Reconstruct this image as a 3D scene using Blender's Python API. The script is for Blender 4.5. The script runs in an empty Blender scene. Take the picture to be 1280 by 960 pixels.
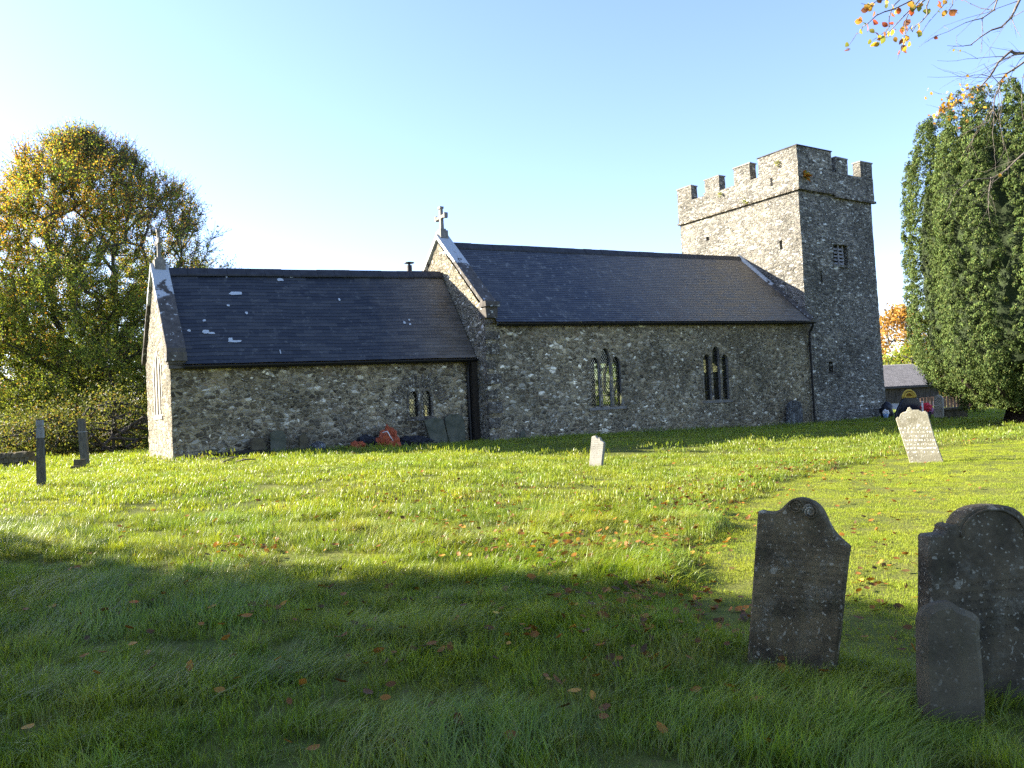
import bpy, bmesh, math, random
import numpy as np
from mathutils import Vector, Matrix, noise as mnoise
from mathutils.geometry import delaunay_2d_cdt

rng = np.random.default_rng(7)
random.seed(7)
S = bpy.context.scene
COL = S.collection

# ------------------------------------------------------------------ camera
# world: X runs along the church, Y away across it, Z up, metres
F = 1000.0                                   # focal length in photograph pixels (1280 wide)
_vx = np.array([1560., 50., F]); _vx /= np.linalg.norm(_vx)
_vy = np.array([-640., -60., F]); _vy -= _vx * _vx.dot(_vy); _vy /= np.linalg.norm(_vy)
_vz = np.cross(_vx, _vy)
if _vz[1] < 0: _vz = -_vz
R = np.array([_vx, _vy, _vz])
CAM = np.array([0, 0, 1.65])
cd = bpy.data.cameras.new('camera'); cam = bpy.data.objects.new('camera', cd); COL.objects.link(cam)
cd.sensor_width = 36; cd.lens = 36 * F / 1280; cd.clip_end = 6000; cd.clip_start = .05
m = Matrix.Identity(4)
for i in range(3):
    m[i][0] = R[i, 0]; m[i][1] = R[i, 1]; m[i][2] = -R[i, 2]; m[i][3] = CAM[i]
cam.matrix_world = m
S.camera = cam

def ray(px, py): return R @ np.array([px - 640., 480. - py, F])
def atX(px, py, X): d = ray(px, py); return CAM + d * (X - CAM[0]) / d[0]
def atY(px, py, Y): d = ray(px, py); return CAM + d * (Y - CAM[1]) / d[1]
def atD(px, py, D): return CAM + ray(px, py) * D / F
RT = np.array([R[0, 0], R[1, 0], 0]); RT /= np.linalg.norm(RT)      # to the right of the view, level
FW = np.array([R[0, 2], R[1, 2], 0]); FW /= np.linalg.norm(FW)      # along the view, level
def lf(l, f, z=0.): return RT * l + FW * f + np.array([0, 0, z])

# ------------------------------------------------------------------ light
SUN_AZ = (-0.72, 0.69); SUN_EL = math.radians(24)
W = bpy.data.worlds.new('World'); S.world = W; W.use_nodes = True
nt = W.node_tree
for n in list(nt.nodes): nt.nodes.remove(n)
sky = nt.nodes.new('ShaderNodeTexSky'); sky.sky_type = 'NISHITA'; sky.sun_disc = False
sky.sun_elevation = SUN_EL; sky.sun_rotation = math.atan2(SUN_AZ[0], SUN_AZ[1])
sky.altitude = 100; sky.air_density = 1.0; sky.dust_density = 0.7; sky.ozone_density = 2.0
bg = nt.nodes.new('ShaderNodeBackground'); bg.inputs[1].default_value = 0.079
wo = nt.nodes.new('ShaderNodeOutputWorld')
tint = nt.nodes.new('ShaderNodeMix'); tint.data_type = 'RGBA'; tint.blend_type = 'MULTIPLY'; tint.inputs[0].default_value = 1.; tint.inputs[7].default_value = (.87, .84, 1., 1)
nt.links.new(sky.outputs[0], tint.inputs[6]); nt.links.new(tint.outputs[2], bg.inputs[0]); nt.links.new(bg.outputs[0], wo.inputs[0])
sd = bpy.data.lights.new('sun', 'SUN'); sd.energy = 5.0; sd.angle = math.radians(.55); sd.color = (1.0, .91, .74)
so = bpy.data.objects.new('sun', sd); COL.objects.link(so)
_c = math.cos(SUN_EL)
so.rotation_euler = Vector((SUN_AZ[0] * _c, SUN_AZ[1] * _c, math.sin(SUN_EL))).to_track_quat('Z', 'Y').to_euler()
so.location = (-30, 30, 40)
S.view_settings.view_transform = 'Standard'; S.view_settings.look = 'None'
S.view_settings.exposure = 2.55; S.view_settings.gamma = 1; S.view_settings.use_curve_mapping = False
S.render.engine = 'CYCLES'
S.cycles.max_bounces = 6; S.cycles.transparent_max_bounces = 8; S.cycles.diffuse_bounces = 3
S.cycles.glossy_bounces = 2; S.cycles.transmission_bounces = 4
S.cycles.use_denoising = False
S.cycles.sample_clamp_indirect = 6

# ------------------------------------------------------------------ node helpers and materials
class NT:
    def __init__(s, name):
        s.m = bpy.data.materials.new(name); s.m.use_nodes = True; s.t = s.m.node_tree
        for n in list(s.t.nodes): s.t.nodes.remove(n)
        s.out = s.t.nodes.new('ShaderNodeOutputMaterial')
    def n(s, typ, ins=None, **at):
        nd = s.t.nodes.new('ShaderNode' + typ)
        for k, v in at.items(): setattr(nd, k, v)
        for k, v in (ins or {}).items():
            sock = nd.inputs[k]
            if isinstance(v, bpy.types.NodeSocket): s.t.links.new(v, sock)
            elif isinstance(v, bpy.types.Node): s.t.links.new(v.outputs[0], sock)
            else:
                if isinstance(v, (tuple, list)) and len(v) == 3 and len(sock.default_value) == 4: v = (*v, 1)
                sock.default_value = v
        return nd
    def math(s, op, a, b=0., c=0., clamp=False):
        return s.n('Math', {0: a, 1: b, 2: c}, operation=op, use_clamp=clamp).outputs[0]
    def rng(s, v, a, b, c=0., d=1.):
        return s.n('MapRange', {0: v, 1: a, 2: b, 3: c, 4: d}, clamp=True).outputs[0]
    def ramp(s, f, stops, interp='LINEAR'):
        nd = s.n('ValToRGB', {0: f}); cr = nd.color_ramp; cr.interpolation = interp
        while len(cr.elements) < len(stops): cr.elements.new(.5)
        for e, (p, c) in zip(cr.elements, stops): e.position = p; e.color = (*c, 1)
        return nd.outputs[0]
    def mix(s, f, a, b, mode='MIX'):
        nd = s.n('Mix', data_type='RGBA', blend_type=mode, clamp_factor=True)
        for i, v in ((0, f), (6, a), (7, b)):
            if isinstance(v, bpy.types.NodeSocket): s.t.links.new(v, nd.inputs[i])
            else: nd.inputs[i].default_value = (*v, 1) if isinstance(v, tuple) and len(v) == 3 else v
        return nd.outputs[2]
    def noise(s, vec, scale, detail=3., rough=.55):
        return s.n('TexNoise', {'Vector': vec, 'Scale': scale, 'Detail': detail, 'Roughness': rough})
    def pos(s): return s.n('NewGeometry').outputs['Position']
    def obj(s): return s.n('TexCoord').outputs['Object']
    def scale(s, v, sc): return s.n('VectorMath', {0: v, 1: sc}, operation='MULTIPLY').outputs[0]
    def vadd(s, a, b): return s.n('VectorMath', {0: a, 1: b}, operation='ADD').outputs[0]
    def bump(s, h, strength=.5, dist=.02):
        return s.n('Bump', {'Height': h, 'Strength': strength, 'Distance': dist}).outputs[0]
    def surf(s, col, rough=.85, normal=None, spec=.3, metal=0.):
        p = s.n('BsdfPrincipled', {'Base Color': col, 'Roughness': rough, 'Metallic': metal, 'Specular IOR Level': spec})
        if normal is not None: s.t.links.new(normal, p.inputs['Normal'])
        s.t.links.new(p.outputs[0], s.out.inputs[0]); return p

def rubble(name, cells, palette, mortar, lich=.3, tone=1., bump=.85, mort_w=(.03, .11), moss=None, warm=(1.05, 1., .87)):
    q = NT(name); P = q.pos()
    w = q.noise(P, 2.6, 2.).outputs['Color']
    wv = q.n('VectorMath', {0: w, 1: (.5, .5, .5)}, operation='SUBTRACT').outputs[0]
    Pw = q.vadd(P, q.scale(wv, (.30, .30, .20)))
    w2 = q.n('VectorMath', {0: q.noise(P, 14., 2.).outputs['Color'], 1: (.5, .5, .5)}, operation='SUBTRACT').outputs[0]
    Pw = q.vadd(Pw, q.scale(w2, (.08, .08, .06)))
    sel = q.rng(q.noise(P, 1.7, 2.).outputs[0], .50, .56)
    C = q.scale(Pw, q.mix(q.math('GREATER_THAN', sel, .5), cells, tuple(c * 1.75 for c in cells)))
    v1 = q.n('TexVoronoi', {'Vector': C, 'Scale': 1., 'Randomness': 1.}, feature='F1')
    v2 = q.n('TexVoronoi', {'Vector': C, 'Scale': 1., 'Randomness': 1.}, feature='DISTANCE_TO_EDGE')
    sp = q.n('SeparateColor', {0: v1.outputs['Color']})
    stone = q.ramp(sp.outputs[0], palette, 'CONSTANT')
    fine = q.noise(P, 22., 4., .65).outputs[0]
    stone = q.mix(1., stone, q.ramp(fine, [(.25, (.45, .45, .45)), (.75, (1.35, 1.35, 1.35))]), 'MULTIPLY')
    br = q.math('MULTIPLY_ADD', sp.outputs[1], 1.0, .45)
    stone = q.mix(1., stone, q.n('CombineColor', {0: br, 1: br, 2: br}).outputs[0], 'MULTIPLY')
    mw = q.noise(P, 1.4, 2.).outputs[0]
    edge = q.math('ADD', v2.outputs['Distance'], q.math('MULTIPLY', q.math('SUBTRACT', mw, .5), .09))
    mm = q.rng(edge, mort_w[0], mort_w[1], 1., 0.)
    mcol = q.mix(q.noise(P, 5., 3.).outputs[0], mortar, tuple(c * .65 for c in mortar))
    col = q.mix(mm, stone, mcol)
    # lichen crusts and pale spots
    ln = q.noise(P, 6.5, 5., .7).outputs[0]; lb = q.noise(P, .55, 2.).outputs[0]
    lm = q.math('MULTIPLY', q.rng(ln, .56, .62), q.rng(lb, .38, .62, .15, 1.))
    col = q.mix(q.math('MULTIPLY', lm, lich), col, (.40, .41, .38))
    vs = q.n('TexVoronoi', {'Vector': q.vadd(P, q.scale(w2, (.12, .12, .12))), 'Scale': 3.6}, feature='F1')
    ss = q.n('SeparateColor', {0: vs.outputs['Color']})
    spot = q.math('MULTIPLY', q.rng(vs.outputs['Distance'], .10, .22, 1., 0.), q.math('GREATER_THAN', ss.outputs[2], .62))
    col = q.mix(q.math('MULTIPLY', spot, min(1., lich * 1.3)), col, (.42, .43, .41))
    big = q.noise(P, .45, 3.).outputs[0]
    st = q.ramp(big, [(.3, (.62, .62, .60)), (.5, (1., 1., 1.)), (.72, (1.25, 1.22, 1.14))])
    col = q.mix(1., col, st, 'MULTIPLY')
    if moss:
        zz = q.n('SeparateXYZ', {0: P}).outputs[2]
        mk = q.math('MULTIPLY', q.rng(zz, moss[0] - .25, moss[0], 0., 1.), q.rng(q.noise(P, 3., 3.).outputs[0], .35, .6))
        col = q.mix(q.math('MULTIPLY', mk, .7), col, moss[1])
    col = q.mix(1., col, tuple(tone * k for k in warm), 'MULTIPLY')
    hgt = q.math('ADD', q.rng(v2.outputs['Distance'], 0., .22), q.math('MULTIPLY', fine, .35))
    hgt = q.math('ADD', hgt, q.math('MULTIPLY', sp.outputs[2], .45))
    q.surf(col, .92, q.bump(hgt, bump, .045), .2)
    return q.m

PAL = [(0, (.075, .064, .050)), (.16, (.125, .11, .082)), (.34, (.165, .145, .105)), (.5, (.095, .086, .072)),
       (.64, (.22, .20, .165)), (.78, (.145, .12, .09)), (.88, (.33, .32, .29)), (.96, (.46, .45, .42))]
PALT = [(0, (.055, .052, .05)), (.2, (.095, .09, .085)), (.42, (.14, .13, .12)), (.62, (.075, .072, .07)),
        (.76, (.19, .18, .165)), (.88, (.28, .28, .27)), (.96, (.40, .41, .41))]
M = {}
M['chancel'] = rubble('rubble_chancel', (4.6, 4.6, 8.4), PAL, (.25, .225, .17), .38, 1.5, moss=(3.5, (.16, .135, .06)))
M['nave'] = rubble('rubble_nave', (4.8, 4.8, 8.8), PAL, (.23, .21, .165), .36, 1.55, moss=(4.9, (.14, .12, .045)))
M['gable'] = rubble('rubble_gable_lit', (5., 5., 8.2), [(p, tuple(min(.6, c * 1.5 + .08) for c in k)) for p, k in PAL], (.36, .33, .27), .3, .80, bump=1., warm=(1., .98, .88))  # lighter copy of the wall stone, sunlight on the gables put into its colour
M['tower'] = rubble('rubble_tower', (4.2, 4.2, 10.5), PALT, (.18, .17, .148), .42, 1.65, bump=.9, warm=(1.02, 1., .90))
M['towerlit'] = rubble('rubble_tower_lit', (4.6, 4.6, 12.), [(p, tuple(min(.55, c * 1.25 + .06) for c in k)) for p, k in PALT], (.27, .25, .21), .35, 1.0, bump=.9, warm=(1., 1., .95))  # tower stone repeated for the sunny face, sun brightness mixed into the palette

def plain(name, col, rough=.8, var=.35, nscale=8., bump=.2, spec=.3, metal=0., tex='pos', col2=None, stretch=(1, 1, 1)):
    q = NT(name); P = q.pos() if tex == 'pos' else q.obj()
    P = q.scale(P, stretch)
    n = q.noise(P, nscale, 4., .6).outputs[0]
    c2 = col2 or tuple(c * (1 - var) for c in col)
    c = q.mix(q.rng(n, .3, .7), c2, tuple(min(1., x * (1 + var * .5)) for x in col))
    q.surf(c, rough, q.bump(q.noise(P, nscale * 3, 4.).outputs[0], bump, .02), spec, metal)
    return q.m

M['dress'] = plain('dressed_stone', (.20, .19, .17), .9, .45, 7, .5)
M['dress_lit'] = plain('gable_window_stone_lit', (.30, .28, .24), .9, .4, 6, .4)  # dressed stone again in a brighter tone, the sun painted in
M['black'] = plain('black_paint', (.012, .012, .013), .45, .3, 12, .1)
M['dark'] = plain('void_dark', (.01, .01, .01), .95, .2, 5, 0)  # near-black colour painting the darkness of unlit hollows
M['lead'] = plain('lead_came', (.03, .03, .032), .6, .3, 20, .1)
M['wood'] = plain('weathered_louvre', (.30, .29, .28), .85, .4, 9, .3)

def coping_mat(name, patch):
    q = NT(name); P = q.pos()
    n = q.noise(P, 5., 4., .6).outputs[0]
    c = q.mix(q.rng(n, .3, .7), (.045, .042, .038), (.11, .10, .09))
    z = q.n('SeparateXYZ', {0: P}).outputs[2]
    pm = q.math('MULTIPLY', q.rng(q.math('ADD', z, q.math('MULTIPLY', q.noise(P, 2.5, 4., .6).outputs[0], 3.2)), patch, patch + .15), .9)
    c = q.mix(pm, c, (.40, .43, .44))
    sm = q.rng(q.noise(P, 7., 3., .6).outputs[0], .62, .66)
    c = q.mix(q.math('MULTIPLY', sm, .8), c, (.42, .44, .43))
    q.surf(c, .9, q.bump(q.noise(P, 18., 4.).outputs[0], .4, .02), .2); return q.m
M['cope1'] = coping_mat('coping_cement', 7.35)
M['cope2'] = coping_mat('coping_nave', 8.9)

def slate(name, cols, bw, brown, spots):
    q = NT(name); uv = q.n('UVMap').outputs[0]; P = q.pos()
    b = q.n('TexBrick', {'Vector': uv, 'Color1': (0, 0, 0), 'Color2': (1, 1, 1), 'Mortar': (.5, .5, .5), 'Scale': 1., 'Mortar Size': .012,
                         'Mortar Smooth': .1, 'Brick Width': bw, 'Row Height': 1.}, offset=.5)
    r = q.n('SeparateColor', {0: b.outputs[0]}).outputs[0]
    c = q.ramp(r, [(0, cols[0]), (.5, cols[1]), (1, cols[2])])
    X = q.n('SeparateXYZ', {0: P}).outputs[0]
    wz = q.noise(q.scale(P, (1., .5, .5)), .8, 3.).outputs[0]
    bm = q.rng(q.math('ADD', X, q.math('MULTIPLY', wz, 4.)), brown[0], brown[1])
    lich = q.noise(P, 4.5, 4., .7).outputs[0]
    c = q.mix(q.math('MULTIPLY', bm, .8), c, q.mix(r, (.12, .100, .072), (.18, .15, .112)))
    c = q.mix(q.math('MULTIPLY', q.rng(lich, .58, .66), spots), c, (.27, .28, .27))
    bump = q.math('ADD', q.math('MULTIPLY', r, .5), q.math('MULTIPLY', q.math('SUBTRACT', 1., b.outputs['Fac']), .6))
    q.surf(c, q.math('MULTIPLY_ADD', r, .25, .42), q.bump(bump, .45, .012), .45); return q.m
M['slate1'] = slate('slate_chancel', ((.014, .017, .022), (.024, .028, .034), (.040, .044, .050)), 1.6, (13.4, 17.2), .15)
M['slate2'] = slate('slate_nave', ((.022, .026, .033), (.038, .043, .052), (.062, .068, .076)), 1.55, (22.6, 28.5), .4)
M['ridge'] = plain('ridge_tile', (.03, .032, .036), .7, .5, 4, .3)
M['patch'] = plain('pale_slate_patch', (.42, .46, .48), .85, .2, 20, .2)

def glass_mat():
    q = NT('old_leaded_glass')
    lw = q.n('LayerWeight', {'Blend': .35})
    tr = q.n('BsdfTransparent', {'Color': (.34, .40, .26)})
    n = q.noise(q.pos(), 9., 3.).outputs[0]
    gl = q.n('BsdfGlossy', {'Color': (.8, .85, .8), 'Roughness': .12, 'Normal': q.bump(n, .25, .01)})
    mx = q.n('MixShader', {0: q.math('MULTIPLY_ADD', lw.outputs['Fresnel'], .6, .06), 1: tr.outputs[0], 2: gl.outputs[0]})
    q.t.links.new(mx.outputs[0], q.out.inputs[0]); return q.m
M['glass'] = glass_mat()

def headstone_mat(name, a, b, lichen, lcol, sc=1., letters=None, green=.5):
    q = NT(name); P = q.obj()
    n = q.noise(P, 3.2 * sc, 4., .6).outputs[0]
    c = q.mix(q.rng(n, .35, .68), a, b)
    c = q.mix(q.math('MULTIPLY', q.rng(q.noise(q.vadd(P, q.scale(P, (.3, 0, 0))), 5. * sc, 3.).outputs[0], .5, .75), green), c, (.075, .068, .03))
    w = q.n('VectorMath', {0: q.noise(P, 18. * sc, 3.).outputs['Color'], 1: (.5, .5, .5)}, operation='SUBTRACT').outputs[0]
    for vs, r0, thr in ((9., .12, .88), (24., .2, .84), (5.5, .13, .86), (48., .25, .80)):
        v = q.n('TexVoronoi', {'Vector': q.vadd(P, q.scale(w, (.06, .06, .06))), 'Scale': vs * sc}, feature='F1')
        ss = q.n('SeparateColor', {0: v.outputs['Color']})
        mk = q.math('MULTIPLY', q.rng(v.outputs['Distance'], r0, r0 + .16, 1., 0.), q.math('GREATER_THAN', ss.outputs[0], thr))
        mk = q.math('MULTIPLY', mk, q.rng(q.noise(P, 34. * sc, 3., .7).outputs[0], .30, .50, .25, 1.))
        c = q.mix(q.math('MULTIPLY', mk, lichen), c, lcol)
    c = q.mix(q.math('MULTIPLY', q.math('MULTIPLY', q.rng(q.noise(P, 4.3 * sc, 4., .65).outputs[0], .52, .62), q.rng(q.noise(P, 40. * sc, 3., .7).outputs[0], .35, .6)), .55 * lichen), c, tuple(x * .62 for x in lcol))
    h = q.noise(P, 26. * sc, 5., .65).outputs[0]
    if letters:       # worn rows of cut letters
        s = q.n('SeparateXYZ', {0: P}); row = q.math('FRACT', q.math('MULTIPLY', s.outputs[2], letters[0]))
        rm = q.math('MULTIPLY', q.rng(row, .3, .38), q.rng(row, .72, .8, 1., 0.))
        gl = q.noise(q.scale(P, (1.6, 1.6, .5)), letters[1], 2., .7).outputs[0]
        zone = q.math('MULTIPLY', q.rng(s.outputs[2], letters[2], letters[2] + .03), q.rng(s.outputs[2], letters[3] - .03, letters[3], 1., 0.))
        lm = q.math('MULTIPLY', q.math('MULTIPLY', rm, q.rng(gl, .5, .56)), zone)
        h = q.math('SUBTRACT', h, q.math('MULTIPLY', lm, .9))
        c = q.mix(q.math('MULTIPLY', lm, letters[5]), c, letters[4])
    q.surf(c, .88, q.bump(h, .55, .012), .25); return q.m
M['hs_front'] = headstone_mat('headstone_dark', (.036, .029, .016), (.17, .132, .066), .75, (.34, .32, .23), 1.3, (24., 60., .30, .80, (.015, .015, .012), .18), .6)
M['hs_right'] = headstone_mat('headstone_slate', (.026, .022, .013), (.11, .088, .050), .7, (.30, .285, .21), 1.2, (22., 60., .32, .66, (.01, .01, .01), .2), .35)
M['hs_foot'] = headstone_mat('footstone_grey', (.056, .047, .028), (.118, .098, .056), .45, (.21, .195, .14), 1.2, None, .4)
M['hs_pale'] = headstone_mat('headstone_pale', (.15, .138, .10), (.25, .235, .175), .85, (.52, .51, .46), .9, (11., 15., .20, .86, (.56, .55, .50), .85), .35)
M['hs_white'] = headstone_mat('headstone_white', (.17, .165, .145), (.25, .245, .22), .4, (.34, .34, .32), 1., (20., 50., .2, .7, (.2, .2, .18), .5), .1)
M['hs_slab'] = headstone_mat('slab_mossy', (.05, .055, .035), (.12, .12, .085), .4, (.22, .23, .2), 1., None, .6)
M['hs_lich'] = headstone_mat('stone_lichened', (.03, .03, .03), (.07, .07, .068), 1., (.62, .66, .66), .9, None, .2)
M['granite'] = plain('polished_granite', (.020, .024, .034), .3, .5, 22, .05, .5)
M['postwood'] = plain('old_post_timber', (.10, .098, .085), .9, .6, 7, .6, .2, tex='obj', stretch=(6, 6, .8))
M['posttop'] = plain('bleached_post_timber', (.23, .24, .25), .9, .4, 9, .4, .2, tex='obj', stretch=(6, 6, .8))
M['red'] = plain('red_tarpaulin', (.40, .095, .038), .55, .4, 9, .3)
M['blacktarp'] = plain('black_tarpaulin', (.016, .017, .022), .5, .4, 6, .4)
M['soil'] = plain('dark_soil', (.035, .028, .020), .95, .5, 14, .8)
M['stick'] = plain('dead_stick', (.12, .095, .07), .9, .4, 20, .3)
M['gold'] = plain('yellow_flowers', (.75, .52, .08), .8, .4, 25, .6)
M['redflower'] = plain('red_flowers', (.62, .03, .05), .7, .35, 30, .6)
M['pink'] = plain('pink_flowers', (.45, .22, .34), .7, .3, 30, .6)
M['whitep'] = plain('white_plastic', (.75, .75, .72), .5, .1, 10, .05)
M['bluep'] = plain('blue_wrap', (.22, .34, .48), .5, .4, 10, .2)

def bark(name, a, b):
    return plain(name, a, .95, .4, 6, .8, .15, tex='pos', col2=b, stretch=(3, 3, .7))
M['bark'] = bark('grey_bark', (.085, .075, .062), (.03, .027, .022))
M['yewbark'] = bark('yew_bark', (.026, .018, .014), (.009, .007, .006))
M['beechbark'] = bark('beech_bark', (.16, .14, .12), (.065, .055, .045))

def leafmat(name, trans=.45, rough=.6, spec=.2):
    q = NT(name)
    c = q.n('VertexColor', layer_name='Col').outputs[0]
    d = q.n('BsdfPrincipled', {'Base Color': c, 'Roughness': rough, 'Specular IOR Level': spec})
    t = q.n('BsdfTranslucent', {'Color': q.mix(1., c, (1.25, 1.2, .7), 'MULTIPLY')})
    mx = q.n('MixShader', {0: trans, 1: d.outputs[0], 2: t.outputs[0]})
    q.t.links.new(mx.outputs[0], q.out.inputs[0]); return q.m
M['leaf'] = leafmat('leaf', .45)
M['yewleaf'] = leafmat('yew_needles', .15, .7, .1)
M['litter'] = leafmat('dry_leaf', .25, .6)

# ------------------------------------------------------------------ terrain
def sm(v, a, b):
    t = np.clip((np.asarray(v, float) - a) / (b - a), 0, 1); return t * t * (3 - 2 * t)
MOWN = np.array([(4.15, 4.0), (4.6, 5.1), (5.8, 6.05), (8.0, 7.7), (10.6, 9.45), (13.5, 10.85), (17.3, 11.75), (20., 12.1), (25.8, 11.9), (40, 12.6),
                 (70, 12), (70, -20), (9, -20), (5.6, 0.2), (4.7, 2.0), (4.3, 3.1)])
def sd_poly(x, y, P):
    x = np.asarray(x, float); y = np.asarray(y, float); d = np.full(x.shape, 1e9); ins = np.zeros(x.shape, bool)
    for i in range(len(P)):
        x0, y0 = P[i]; x1, y1 = P[(i + 1) % len(P)]
        dx, dy = x1 - x0, y1 - y0
        t = np.clip(((x - x0) * dx + (y - y0) * dy) / (dx * dx + dy * dy), 0, 1)
        d = np.minimum(d, np.hypot(x - x0 - t * dx, y - y0 - t * dy))
        c = ((y0 > y) != (y1 > y)) & (x < (x1 - x0) * (y - y0) / (y1 - y0 + 1e-12) + x0)
        ins ^= c
    return np.where(ins, -d, d)
def wob(x, y): return .14 * np.sin(x * 1.9 + y * .7) + .09 * np.sin(x * 4.1 - y * 3.3 + 1.) + .05 * np.sin(y * 7.7 + x * 6.1)
def mown(x, y): return sd_poly(x + .0, y, MOWN) + wob(x, y) * np.clip(np.hypot(x, y) / 12., .35, 1.)
def H(x, y):
    x = np.asarray(x, float); y = np.asarray(y, float)
    k = sm(x, 7, 14)
    h = (.52 - .09 * k) * sm(y, 5 + 8 * k, 17.5 + 7.5 * k) * (1 - .80 * sm(x, 14, 34))
    h = h - 1.6 * sm(y, 34, 75) - .03 * np.maximum(0, x - 45) * sm(x, 45, 60) * (x < 110) - 1.95 * (x >= 110)
    h = h + (.018 * np.sin(x * 1.3 + .4) * np.sin(y * 1.1) + .012 * np.sin(x * 3.1 + y * 2.3) + .03 * np.sin(x * .45 + 1) * np.sin(y * .4)) * (np.hypot(x, y) < 60)
    mm = mown(x, y)
    h = h - .075 * sm(-mm, -.10, .12) * (np.hypot(x, y) < 60)
    return h
def gz(x, y): return float(H(np.array([x]), np.array([y]))[0])
def onG(px, py):
    z = 0.
    for _ in range(12):
        d = ray(px, py); p = CAM + d * (z - CAM[2]) / d[2]; z = .5 * z + .5 * gz(p[0], p[1])
    p[2] = gz(p[0], p[1]); return p

# ------------------------------------------------------------------ mesh helpers
def link(o, parent=None):
    COL.objects.link(o)
    if parent is not None: o.parent = parent
    return o
def mesh_obj(name, v, f, mat, parent=None, smooth=False, mats=None, mi=None, origin=None):
    me = bpy.data.meshes.new(name)
    v = np.asarray(v, float)
    if origin is not None: v = v - np.asarray(origin)
    me.from_pydata([tuple(p) for p in v], [], [tuple(int(i) for i in q) for q in f])
    for mm in (mats or [mat]): me.materials.append(mm)
    if mi is not None: me.polygons.foreach_set('material_index', np.asarray(mi, dtype=np.int32))
    if smooth: me.polygons.foreach_set('use_smooth', np.ones(len(me.polygons), bool))
    me.update()
    o = bpy.data.objects.new(name, me)
    if origin is not None: o.location = origin
    return link(o, parent)
def fast_mesh(name, v, f, mat, col=None, parent=None, smooth=False):
    """all faces of one size, by numpy; col is one colour per face"""
    v = np.ascontiguousarray(v, dtype=np.float32); f = np.ascontiguousarray(f, dtype=np.int32); k = f.shape[1]
    me = bpy.data.meshes.new(name)
    me.vertices.add(len(v)); me.vertices.foreach_set('co', v.ravel())
    me.loops.add(f.size); me.loops.foreach_set('vertex_index', f.ravel())
    me.polygons.add(len(f)); me.polygons.foreach_set('loop_start', np.arange(0, f.size, k, dtype=np.int32))
    if col is not None:
        a = me.color_attributes.new('Col', 'FLOAT_COLOR', 'CORNER')
        c = np.ones((len(f), k, 4), np.float32); c[:, :, :3] = np.asarray(col)[:, None, :]
        a.data.foreach_set('color', c.ravel())
    if smooth: me.polygons.foreach_set('use_smooth', np.ones(len(f), bool))
    me.materials.append(mat); me.update(calc_edges=True); me.validate()
    o = bpy.data.objects.new(name, me); return link(o, parent)
def tag(o, label=None, cat=None, group=None, kind=None):
    for k, val in (('label', label), ('category', cat), ('group', group), ('kind', kind)):
        if val: o[k] = val
    return o
def thing(name, loc, label, cat, group=None):
    o = bpy.data.objects.new(name, None); o.location = loc; o.empty_display_size = .3; COL.objects.link(o)
    return tag(o, label, cat, group)
def reparent(o, t):
    o.parent = t; o.location = Vector(o.location) - Vector(t.location); return o

class MB:
    def __init__(s): s.v = []; s.f = []; s.mi = []
    def add(s, v, f, mi=0):
        b = len(s.v); s.v += [tuple(map(float, p)) for p in v]; s.f += [tuple(int(i) + b for i in q) for q in f]; s.mi += [mi] * len(f)
    def box(s, x0, x1, y0, y1, z0, z1, mi=0, jit=0.):
        v = [(x, y, z) for z in (z0, z1) for x, y in ((x0, y0), (x1, y0), (x1, y1), (x0, y1))]
        if jit: v = [tuple(c + random.uniform(-jit, jit) for c in p) for p in v]
        s.add(v, [(3, 2, 1, 0), (4, 5, 6, 7), (0, 1, 5, 4), (1, 2, 6, 5), (2, 3, 7, 6), (3, 0, 4, 7)], mi)
    def prism(s, loop0, loop1, mi=0, cap=True):
        n = len(loop0); v = list(loop0) + list(loop1)
        f = [(i, (i + 1) % n, n + (i + 1) % n, n + i) for i in range(n)]
        if cap: f += [tuple(range(n - 1, -1, -1)), tuple(range(n, 2 * n))]
        s.add(v, f, mi)
    def tube(s, pts, rad, n=8, mi=0):
        pts = [np.asarray(p, float) for p in pts]
        rad = [rad] * len(pts) if np.isscalar(rad) else rad
        rings = []; ref = np.array([.3, .2, .93])
        for i, p in enumerate(pts):
            t = pts[min(i + 1, len(pts) - 1)] - pts[max(i - 1, 0)]; t = t / (np.linalg.norm(t) + 1e-9)
            a = np.cross(t, ref)
            if np.linalg.norm(a) < .1: a = np.cross(t, (1, 0, 0))
            a /= np.linalg.norm(a); b = np.cross(t, a)
            rings.append([p + rad[i] * (a * math.cos(k * 2 * math.pi / n) + b * math.sin(k * 2 * math.pi / n)) for k in range(n)])
        v = [q for r in rings for q in r]; f = []
        for i in range(len(pts) - 1):
            for k in range(n):
                f.append((i * n + k, i * n + (k + 1) % n, (i + 1) * n + (k + 1) % n, (i + 1) * n + k))
        f.append(tuple(range(n - 1, -1, -1))); f.append(tuple((len(pts) - 1) * n + k for k in range(n)))
        s.add(v, f, mi)
    def build(s, name, mat, parent=None, smooth=False, mats=None, origin=None):
        return mesh_obj(name, s.v, s.f, mat, parent, smooth, mats, s.mi if mats else None, origin)

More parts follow.
